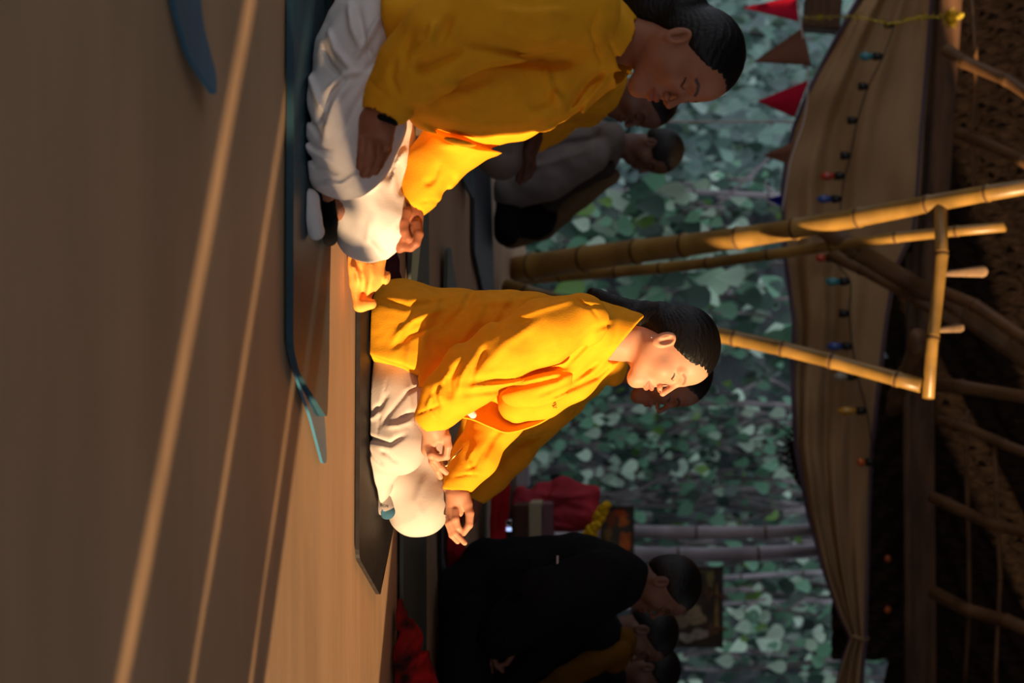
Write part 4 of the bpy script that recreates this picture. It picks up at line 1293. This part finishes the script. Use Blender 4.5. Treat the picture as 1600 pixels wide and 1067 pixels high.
# person in black, right of the sunlit woman
F = Fig(5.55)
hd = head_matrix(F.p(1040, 918, .05), 12, -10, 0, .95)
tor = uni(.05, F.ch([(730, 950, .05, 70), (830, 925, .05, 74), (910, 905, .05, 66), (950, 900, .05, 46)], .05, ax=lateral(15), sq=1.4),
          F.ch([(945, 895, -.14, 34), (950, 910, .05, 40), (935, 935, .2, 34)], .03), F.e(985, 905, .05, 34, 34, .09), F.ch([(900, 850 + 30, .05, 36), (760, 880, .05, 40)], .04))
slv = F.ch([(935, 900, -.18, 40), (850, 935, -.22, 44), (790, 985, -.20, 36), (775, 1000, -.19, 28)], .03)
slv2 = F.ch([(930, 940, .2, 38), (840, 1010, .22, 40), (790, 1060, .18, 32)], .03)
jk_ = lambda p, a=tor, b=slv, c=slv2: smin(smin(a(p), b(p), .02), c(p), .02)
hnd = uni(.008, F.ch([(782, 985, -.20, 16), (782, 1005, -.20, 15)], .01), *[finger(F, q) for q in (
    [(790, 1010, -.2, .011), (800, 1024, -.2, .0098), (792, 1036, -.2, .009), (782, 1040, -.2, .008)],
    [(776, 1012, -.2, .011), (772, 1028, -.2, .0098), (776, 1040, -.2, .009), (785, 1048, -.2, .008)],
    [(778, 1012, -.17, .010), (770, 1026, -.17, .009), (766, 1038, -.17, .008), (768, 1050, -.17, .007)],
    [(782, 1012, -.15, .009), (774, 1026, -.15, .008), (772, 1036, -.15, .007), (776, 1044, -.15, .006)])])
legs = uni(.03, F.ch([(735, 960, -.08, 48), (728, 1060, -.14, 46)], .03), F.ch([(740, 980, .16, 50), (735, 1130, .25, 44)], .03), F.ch([(725, 1060, -.12, 40), (722, 1080, .2, 36)], .03))
lo, hi = F.box([(680, 835, .0), (1010, 1120, .0), (800, 900, -.30), (800, 900, .34)], .03)
llo, lhi = F.box([(685, 890, -.24), (790, 1180, .34)], .04)
jo = sitter(5.55, 'dark-jacketed person with black hair sitting deep in shade right of the sunlit woman', hd, F.p(965, 905, .05),
       (uni(.03, F.ch([(740, 930, .05, 40), (940, 905, .05, 45)], .03), F.ch([(930, 900, -.17, 20), (850, 940, -.2, 18), (782, 990, -.2, 12)], .02)), lo, hi),
       [('jacket', 'black', jk_, lo, hi, .006, [([(860, 880), (830, 920), (800, 930)], .012, -.010), ([(840, 900), (800, 950), (790, 970)], .012, .010)], .005),
        ('trousers', 'black', legs, llo, lhi, .008, [], .004)],
       [(hnd, *F.box([(762, 975, -.24), (806, 1055, -.12)], .03))], DARK_SKIN, 'back')
bm = bmesh.new(); tube_bm(bm, [F.p(871, 868, -.215), F.p(871, 896, -.225)], .0035, 6)
bm_obj('zip', bm, M['string'], jo)

# two further sitters past the dark-jacketed one
F = Fig(6.1)
hd = head_matrix(F.p(1010, 993, .05), 14, -14, 0, .93)
tor = uni(.05, F.ch([(770, 1030, .05, 66), (860, 1010, .05, 66), (920, 1000, .05, 58)], .05, ax=lateral(15), sq=1.4), F.ch([(930, 985, -.1, 34), (925, 1030, .18, 34)], .03))
lap = uni(.02, F.ch([(970, 1018, -.10, 16), (925, 1035, -.14, 20), (880, 1062, -.17, 18), (840, 1090, -.19, 18)], .02), F.ch([(975, 1000, -.03, 20), (960, 1030, -.03, 22)], .02))
lo, hi = F.box([(700, 940, .0), (985, 1140, .0), (800, 1000, -.2), (800, 1000, .3)], .03)
sitter(6.1, 'person in a dark jacket with a yellow collar darkened for shade, seated just past the dark-jacketed one', hd, F.p(945, 990, .05),
       (F.ch([(780, 1020, .05, 40), (930, 995, .05, 40)], .03), lo, hi),
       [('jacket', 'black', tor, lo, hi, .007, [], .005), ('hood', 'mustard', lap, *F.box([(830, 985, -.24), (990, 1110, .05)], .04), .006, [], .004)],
       [], DARK_SKIN, 'back')
F = Fig(6.7)
hd = head_matrix(F.p(1018, 1050, .05), 14, -14, 0, .93)
tor = uni(.05, F.ch([(770, 1090, .05, 62), (860, 1075, .05, 62), (930, 1060, .05, 50)], .05, ax=lateral(15), sq=1.4), F.ch([(925, 1050, -.12, 32), (930, 1090, .18, 32)], .03))
hnd = uni(.01, F.ch([(800, 1062, -.3, 13), (800, 1090, -.3, 13)], .01), F.ch([(808, 1050, -.3, 6), (800, 1046, -.3, 6), (790, 1050, -.3, 6)], .01))
lo, hi = F.box([(720, 1000, .0), (975, 1160, .0), (800, 1060, -.2), (800, 1060, .3)], .03)
sitter(6.7, 'half-hidden person at the bottom edge, only dark hair and shoulder showing', hd, F.p(950, 1050, .05),
       (F.ch([(780, 1080, .05, 40), (930, 1060, .05, 40)], .03), lo, hi),
       [('jacket', 'black', tor, lo, hi, .008, [], .005)], [], DARK_SKIN, 'back')

# person in yellow behind the front woman's face, white knee and hand showing
F = Fig(5.9)
hd = head_matrix(F.p(1006, 160, .05), 20, -18, 0, .95)
tor = uni(.05, F.ch([(770, 110, .05, 62), (850, 120, .05, 66), (920, 125, .05, 56)], .05, ax=lateral(15), sq=1.4), F.ch([(920, 110, -.14, 36), (930, 135, .05, 40), (915, 165, .2, 34)], .03), F.e(945, 140, .05, 26, 30, .08))
slv = F.ch([(905, 150, .2, 36), (860, 190, .2, 34), (838, 215, .16, 24)], .03)
sh = lambda p, a=tor, b=slv: smin(a(p), b(p), .02)
hnd = uni(.008, F.ch([(835, 215, .12, 14), (824, 240, .11, 15)], .01), *[finger(F, q) for q in (
    [(832, 248, .10, .0115), (834, 262, .10, .010), (828, 275, .10, .009), (820, 282, .10, .008)],
    [(824, 252, .10, .0115), (822, 268, .10, .010), (818, 280, .10, .009), (813, 286, .10, .008)],
    [(815, 250, .10, .0110), (812, 264, .10, .010), (810, 275, .10, .009), (808, 282, .10, .008)])])
legs = uni(.03, F.ch([(782, 120, .0, 36), (785, 200, .0, 34), (784, 250, .0, 32)], .03), F.ch([(765, 240, .0, 22), (760, 180, .1, 22)], .03))
lo, hi = F.box([(720, 20, .0), (985, 230, .0), (800, 120, -.25), (800, 120, .34)], .03)
sitter(5.9, 'person in yellow with white trousers, half hidden behind the front woman, head bowed', hd, F.p(945, 135, .05),
       (uni(.03, F.ch([(780, 110, .05, 40), (920, 130, .05, 40)], .03), F.ch([(900, 150, .2, 20), (838, 212, .13, 12)], .02)), lo, hi),
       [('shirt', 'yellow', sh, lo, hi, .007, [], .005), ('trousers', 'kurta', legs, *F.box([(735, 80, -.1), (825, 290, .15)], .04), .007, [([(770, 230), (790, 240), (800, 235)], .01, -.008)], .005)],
       [(hnd, *F.box([(800, 200, .05), (845, 292, .18)], .03))], DARK_SKIN, 'short')

# boy in shade-darkened white with grey vest and beige shawl
F = Fig(7.4)
hd = head_matrix(F.p(1024, 238, .05), 14, -22, 6, .98)
kur = uni(.05, F.ch([(810, 275, .05, 36), (870, 240, .05, 42), (930, 225, .05, 38)], .05, ax=lateral(10), sq=1.3), F.ch([(955, 212, -.1, 22), (950, 240, .15, 22)], .03), F.ch([(800, 300, -.05, 30), (860, 280, -.10, 30), (925, 245, -.14, 26)], .03))
vst = F.ch([(945, 262, .02, 18), (905, 275, .02, 20), (868, 300, .02, 18), (845, 330, .02, 18)], .03)
shw = uni(.03, F.ch([(955, 275, .12, 14), (905, 300, .12, 24), (865, 335, .12, 22), (850, 362, .12, 14)], .03), F.ch([(800, 370, .1, 20), (850, 355, .12, 18)], .03))
drk = uni(.03, F.ch([(798, 345, .0, 26), (835, 340, .05, 36)], .03), F.ch([(795, 300, -.05, 20), (792, 365, -.05, 20)], .03))
lo, hi = F.box([(770, 170, .0), (990, 385, .0), (850, 250, -.2), (850, 250, .3)], .03)
sitter(7.4, 'small person in a shade-darkened white tunic, grey vest and beige shawl, head bowed, before the foliage', hd, F.p(965, 228, .05),
       (F.ch([(820, 260, .05, 26), (950, 228, .05, 26)], .03), lo, hi),
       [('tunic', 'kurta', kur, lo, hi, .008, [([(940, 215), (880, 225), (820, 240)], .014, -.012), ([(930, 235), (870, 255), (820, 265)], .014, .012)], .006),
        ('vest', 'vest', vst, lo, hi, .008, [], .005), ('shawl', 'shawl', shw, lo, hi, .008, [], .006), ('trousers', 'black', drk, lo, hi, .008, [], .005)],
       [], DARK_SKIN, 'fringe')

# dark-haired person at the top edge, behind the front woman's hair
F = Fig(4.6)
hd = head_matrix(F.p(985, -32, .05), 10, -4, 0, .95)
tor = uni(.05, F.ch([(680, -30, .05, 70), (800, -30, .05, 76), (900, -40, .05, 60)], .05, ax=lateral(10), sq=1.4))
lo, hi = F.box([(570, -150, .0), (960, 60, .0), (800, -30, -.2), (800, -30, .3)], .03)
sitter(4.6, 'dark-haired person cut off by the top edge, behind the front woman\'s hair', hd, F.p(915, -45, .05),
       (F.ch([(700, -40, .05, 40), (900, -50, .05, 40)], .03), lo, hi),
       [('jacket', 'black', tor, lo, hi, .008, [], .005)], [], DARK_SKIN, 'back')

# ------------------------------------------------------------------ things on the floor and on the low altar table
def cloth_heap(name, label, cat, F, parts, m, folds, box, h=.005, wob=.008, lam=.09, seed=5, k=.02):
    f0 = uni(k, *parts)
    fl_ = plane((0, 0, .004), (0, 0, -1))
    f = folded(lambda p: smax(f0(p), fl_(p), .005), folds, F.Y - .06, wob=wob, lam=lam, seed=seed, fine=wob * .35)
    o = sdf_obj(name, f, *box, h, m, None)
    return tag(o, label, cat)
F = Fig(3.86)
cloth_heap('orange_cloth', 'bright orange cloth bundle lying between the two women', 'cloth', F,
           [F.ch([(580, 395, .0, 26), (578, 430, .0, 28), (570, 460, .0, 16)], .02), F.ch([(545, 405, -.02, 9), (552, 440, -.02, 6), (562, 478, -.02, 8), (580, 475, -.02, 8)], .01)],
           M['orange'], [([(600, 400), (590, 440), (570, 470)], .008, -.012), ([(560, 410), (565, 440), (560, 470)], .008, -.016), ([(575, 400), (580, 430), (575, 455)], .008, .010), ([(545, 410), (556, 425), (560, 445)], .006, .012)],
           F.box([(535, 370, -.15), (612, 490, .15)], .02), h=.0035, wob=.0025, lam=.08)
F = Fig(4.3)
cloth_heap('dark_bag', 'dark maroon cloth bag behind the orange cloth', 'bag', F,
           [F.ch([(608, 392, .0, 14), (600, 450, .0, 24), (590, 490, .0, 26)], .03)], M['maroon'], [([(618, 395), (612, 430), (606, 470)], .006, .008)],
           F.box([(560, 360, -.12), (632, 530, .12)], .03), h=.006)
F = Fig(3.55)
# patterned cushion under the front woman
def cushion():
    m = mat('woven_cushion', (0.05, 0.010, 0.014), .9, .1, col2=(0.012, 0.02, 0.022), vscale=3)
    nt = m.node_tree
    w = nt.nodes.new('ShaderNodeTexVoronoi'); w.inputs['Scale'].default_value = 42
    r = nt.nodes.new('ShaderNodeValToRGB'); r.color_ramp.interpolation = 'CONSTANT'
    r.color_ramp.elements[0].color = (.28, .012, .015, 1); r.color_ramp.elements[1].position = .28; r.color_ramp.elements[1].color = (.035, .012, .015, 1)
    e = r.color_ramp.elements.new(.62); e.color = (.018, .03, .028, 1)
    tc = nt.nodes.new('ShaderNodeTexCoord')
    nt.links.new(tc.outputs['Object'], w.inputs[0]); nt.links.new(w.outputs['Distance'], r.inputs[0])
    nt.links.new(r.outputs[0], nt.nodes['Principled BSDF'].inputs['Base Color'])
    f = uni(.03, F.ch([(498, -60, -.02, 30), (498, 60, -.02, 27), (492, 100, -.02, 20)], .03), F.ch([(498, -60, .22, 30), (498, 60, .22, 27)], .03), F.ch([(498, 0, .0, 30), (498, 0, .2, 30)], .03))
    o = sdf_obj('cushion', folded(f, [([(490, -40), (500, 20), (492, 100)], .004, -.006), ([(510, -40), (515, 30)], .004, -.006)], F.Y), *F.box([(470, -100, -.06), (530, 130, .3)], .03), .006, m)
    tag(o, 'dark red patterned cushion the front woman sits on', 'cushion')
cushion()
# red and black blanket near the bottom edge
F = Fig(4.6)
cloth_heap('blanket', 'crumpled red and black blanket on the floor at the bottom edge', 'blanket', F,
           [F.ch([(640, 1060, .0, 36), (632, 1010, .0, 28), (626, 975, .0, 18), (612, 935, .0, 10)], .03), F.ch([(650, 1090, .1, 40), (645, 1020, .1, 24)], .03)], M['redblack'],
           [([(670, 1000), (650, 1030), (630, 1060)], .010, -.02), ([(650, 985), (635, 1010), (615, 1040)], .010, .018), ([(660, 1030), (640, 1050), (620, 1080)], .010, .016), ([(640, 960), (625, 985), (612, 1010)], .008, -.014), ([(625, 930), (618, 960), (622, 985)], .008, .010)],
           F.box([(600, 910, -.2), (700, 1120, .25)], .03), h=.006, wob=.010, lam=.12)
# dark red cloth on the floor behind the sunlit woman's far hand
F = Fig(5.75)
cloth_heap('floor_cloth', 'dark red cloth lying on the floor behind the sunlit woman\'s far hand', 'cloth', F,
           [F.ch([(702, 770, .0, 16), (706, 860, .0, 20), (700, 900, .0, 14)], .03), F.ch([(702, 780, .25, 16), (706, 880, .25, 20)], .03)], M['red'], [([(715, 780), (705, 840), (700, 890)], .010, -.012)],
           F.box([(680, 740, -.1), (740, 930, .35)], .03), h=.008)

# low altar table
def px_box(name, x0, x1, y0, y1, Y, dep, m, label=None, cat=None, parent=None, bev=.004):
    a, b = P(x0, y0, Y), P(x1, y1, Y)
    bm = bmesh.new()
    box_bm(bm, ((a[0] + b[0]) / 2, Y + dep / 2, (a[2] + b[2]) / 2), (abs(b[0] - a[0]), dep, abs(b[2] - a[2])), None, bev)
    o = bm_obj(name, bm, m, parent, smooth=False)
    if label: tag(o, label, cat)
    return o
tb = empty('altar_table', (P(770, 860, 6.9)[0], 7.0, 0), 'low brown altar table holding the red bundle, books and picture frame', 'table')
zt = P(792, 800, 6.9)[2]
bm = bmesh.new(); box_bm(bm, (P(770, 850, 6.9)[0], 7.15, zt - .015), (.75, .55, .03), None, .004); bm_obj('tabletop', bm, M['brownbox'], tb, smooth=False)
for sx in (-.34, .34):
    for sy in (-.24, .24):
        bm = bmesh.new(); box_bm(bm, (P(770, 850, 6.9)[0] + sx, 7.15 + sy, (zt - .03) / 2), (.035, .035, zt - .03), None, .003); bm_obj('leg', bm, M['brownbox'], tb, smooth=False)
F = Fig(6.87)
sdf_obj_ = sdf_obj('red_drape', folded(uni(.02, F.ch([(790, 762, .0, 8), (782, 850, .0, 9), (772, 860, .0, 8)], .02), F.ch([(775, 765, .0, 8), (772, 845, .0, 8)], .02)), [([(790, 770), (775, 830)], .008, .006)], 6.75, wob=.004),
                   *F.box([(755, 745, -.06), (805, 880, .06)], .02), .006, M['red'])
tag(sdf_obj_, 'crimson cloth draped over the front edge of the altar table', 'cloth')
F = Fig(7.25)
cloth_heap('red_bundle', 'big red cloth bundle standing on the altar table behind the books', 'bundle', F,
           [F.ch([(830, 800, .0, 34), (880, 792, .0, 34), (905, 800, .0, 30)], .04), F.ch([(845, 765, .0, 12), (880, 757, .0, 8), (930, 768, .0, 8), (932, 800, .0, 8)], .02), F.ch([(812, 768, .0, 10), (808, 820, .0, 12)], .02), F.ch([(880, 765, .0, 20), (905, 780, .0, 24)], .02)], M['red_bundle'],
           [([(930, 772), (880, 775), (830, 770)], .012, .016), ([(920, 800), (880, 790), (840, 800)], .014, -.018), ([(900, 830), (870, 820), (840, 830)], .012, .014), ([(860, 755), (850, 790), (840, 820)], .012, -.014)],
           F.box([(795, 740, -.14), (945, 860, .14)], .03), h=.007, wob=.010, lam=.14)
px_box('book', 826, 846, 786, 862, 7.0, .16, M['page'], 'thick book with cream page edges standing in front of the red bundle', 'book')
px_box('book', 847, 862, 788, 862, 7.0, .15, M['pinkbox'], 'dusty pink book standing next to the thick cream one', 'book')
px_box('wooden_box', 802, 825, 790, 862, 6.98, .17, M['brownbox'], 'dark brown box beside the books on the altar table', 'box')
dev = px_box('speaker', 788, 802, 812, 836, 6.86, .07, M['plastic_black'], 'small black device with a glowing screen on the altar table', 'device')
px_box('screen', 791, 799, 824, 830, 6.855, .006, mat('lit_screen', (.2, .3, .5), .3, .5, emis=((.45, .6, 1), 1.2)), parent=dev, bev=.001)
bm = bmesh.new()
q = [P(795 + 4.5 * math.cos(a), 817 + 4.5 * math.sin(a), 6.855) for a in np.linspace(0, 2 * math.pi, 17)]
tube_bm(bm, q, .003, 6, cap=False); bm_obj('dial', bm, M['silver'], dev)
# garland
bm = bmesh.new(); rg = random.Random(3)
for i in range(70):
    t = rg.random()
    c = P(922 + 22 * t + rg.gauss(0, 3), 838 - 44 * t + rg.gauss(0, 4), 7.14 + rg.uniform(-.03, .03))
    bmesh.ops.create_icosphere(bm, subdivisions=1, radius=rg.uniform(.012, .02), matrix=Matrix.Translation(Vector(c)) @ Matrix.Diagonal((1, .6, 1, 1)))
tag(bm_obj('flower_garland', bm, M['petal'], smooth=False), 'yellow marigold garland hanging at the edge of the small picture frame', 'garland')
# pictures
def picture(x0, x1, y0, y1, Y, label, blobs, bg, w=5):
    a, b = P(x0, y0, Y), P(x1, y1, Y)
    root = empty('framed_picture', ((a[0] + b[0]) / 2, Y, a[2]), label, 'picture')
    px_box('backing', x0 + 1, x1 - 1, y0 + 1, y1 - 1, Y, .012, bg, parent=root, bev=.001)
    bm = bmesh.new()
    for (p0, p1, r0, r1) in ((x0, x1, y0, y0 + w), (x0, x1, y1 - w, y1), (x0, x0 + w, y0, y1), (x1 - w, x1, y0, y1)):
        c0, c1 = P(p0, r0, Y - .008), P(p1, r1, Y - .008)
        box_bm(bm, ((c0[0] + c1[0]) / 2, Y - .004, (c0[2] + c1[2]) / 2), (abs(c1[0] - c0[0]), .03, abs(c1[2] - c0[2])), None, .003)
    bm_obj('frame', bm, M['frame'], root, smooth=False)
    for i, (cx, cy, rx, ry, col) in enumerate(blobs):
        bm = bmesh.new()
        c = P(cx, cy, Y - .003 - .0006 * (i % 5))
        k = Y / FPX
        vs = []
        for t in range(24):
            an = 2 * math.pi * t / 24
            rr = 1 + .18 * math.sin(3 * an + i) + .1 * math.sin(5 * an + 2 * i)
            vs.append(bm.verts.new((c[0] + ry * k * rr * math.sin(an), c[1], c[2] + rx * k * rr * math.cos(an))))
        bm.faces.new(vs)
        r = bmesh.ops.extrude_face_region(bm, geom=list(bm.faces))
        for e in r['geom']:
            if isinstance(e, bmesh.types.BMVert): e.co.y += .002
        bm_obj('painted_patch', bm, mat('paint_%d' % i, col, .5, .3, var=.25, vscale=30), root, smooth=False)
    return root
picture(938, 991, 790, 872, 9.73, 'small framed picture of orange flowers above the red bundle',
        [(968, 802, 12, 8, (.45, .08, .01)), (974, 815, 8, 8, (.55, .14, .02)), (955, 812, 8, 14, (.20, .05, .02)), (978, 848, 10, 18, (.50, .12, .02)), (950, 835, 6, 10, (.25, .15, .04))], mat('picture_ground', (.06, .05, .035), .5, .4, var=.3))
picture(985, 1130, 884, 1012, 9.86, 'framed painting of pale figures behind the heads of the people in shade',
        [(1085, 962, 16, 16, (.34, .27, .15)), (1062, 972, 14, 12, (.20, .15, .09)), (1095, 990, 14, 8, (.36, .32, .24)), (1075, 996, 16, 7, (.32, .30, .25)), (1110, 905, 6, 14, (.22, .19, .06)), (1100, 892, 10, 4, (.12, .14, .06)), (1120, 955, 3, 40, (.30, .20, .05)), (1112, 985, 5, 10, (.16, .07, .03)), (1060, 948, 10, 10, (.28, .16, .08)), (1108, 925, 8, 10, (.13, .06, .03))],
        mat('picture_ground', (.045, .028, .016), .5, .4, var=.3), w=6)
# orange finials on the frame's upper edge
for i, y in enumerate((931, 982)):
    bm = bmesh.new(); tube_bm(bm, [P(1118, y, 9.84), P(1138, y + 1, 9.84)], [.012, .006], 8)
    tag(bm_obj('frame_clip', bm, M['flag_brown']), ['orange-brown clip on the painting\'s frame, the one nearer the sunlit woman', 'orange-brown clip on the painting\'s frame, the one nearer the bottom edge'][i], 'clip')
# white painted post and cloth by the floor edge
px_box('white_post', 770, 826, 690, 762, 8.4, .10, M['white_paint'], 'short white painted wall end behind the man in yellow', 'wall', bev=.01)
px_box('white_post', 770, 800, 385, 450, 8.9, .15, M['white_paint'], 'low pale block at the foot of the leaning bamboo poles', 'block', bev=.01)
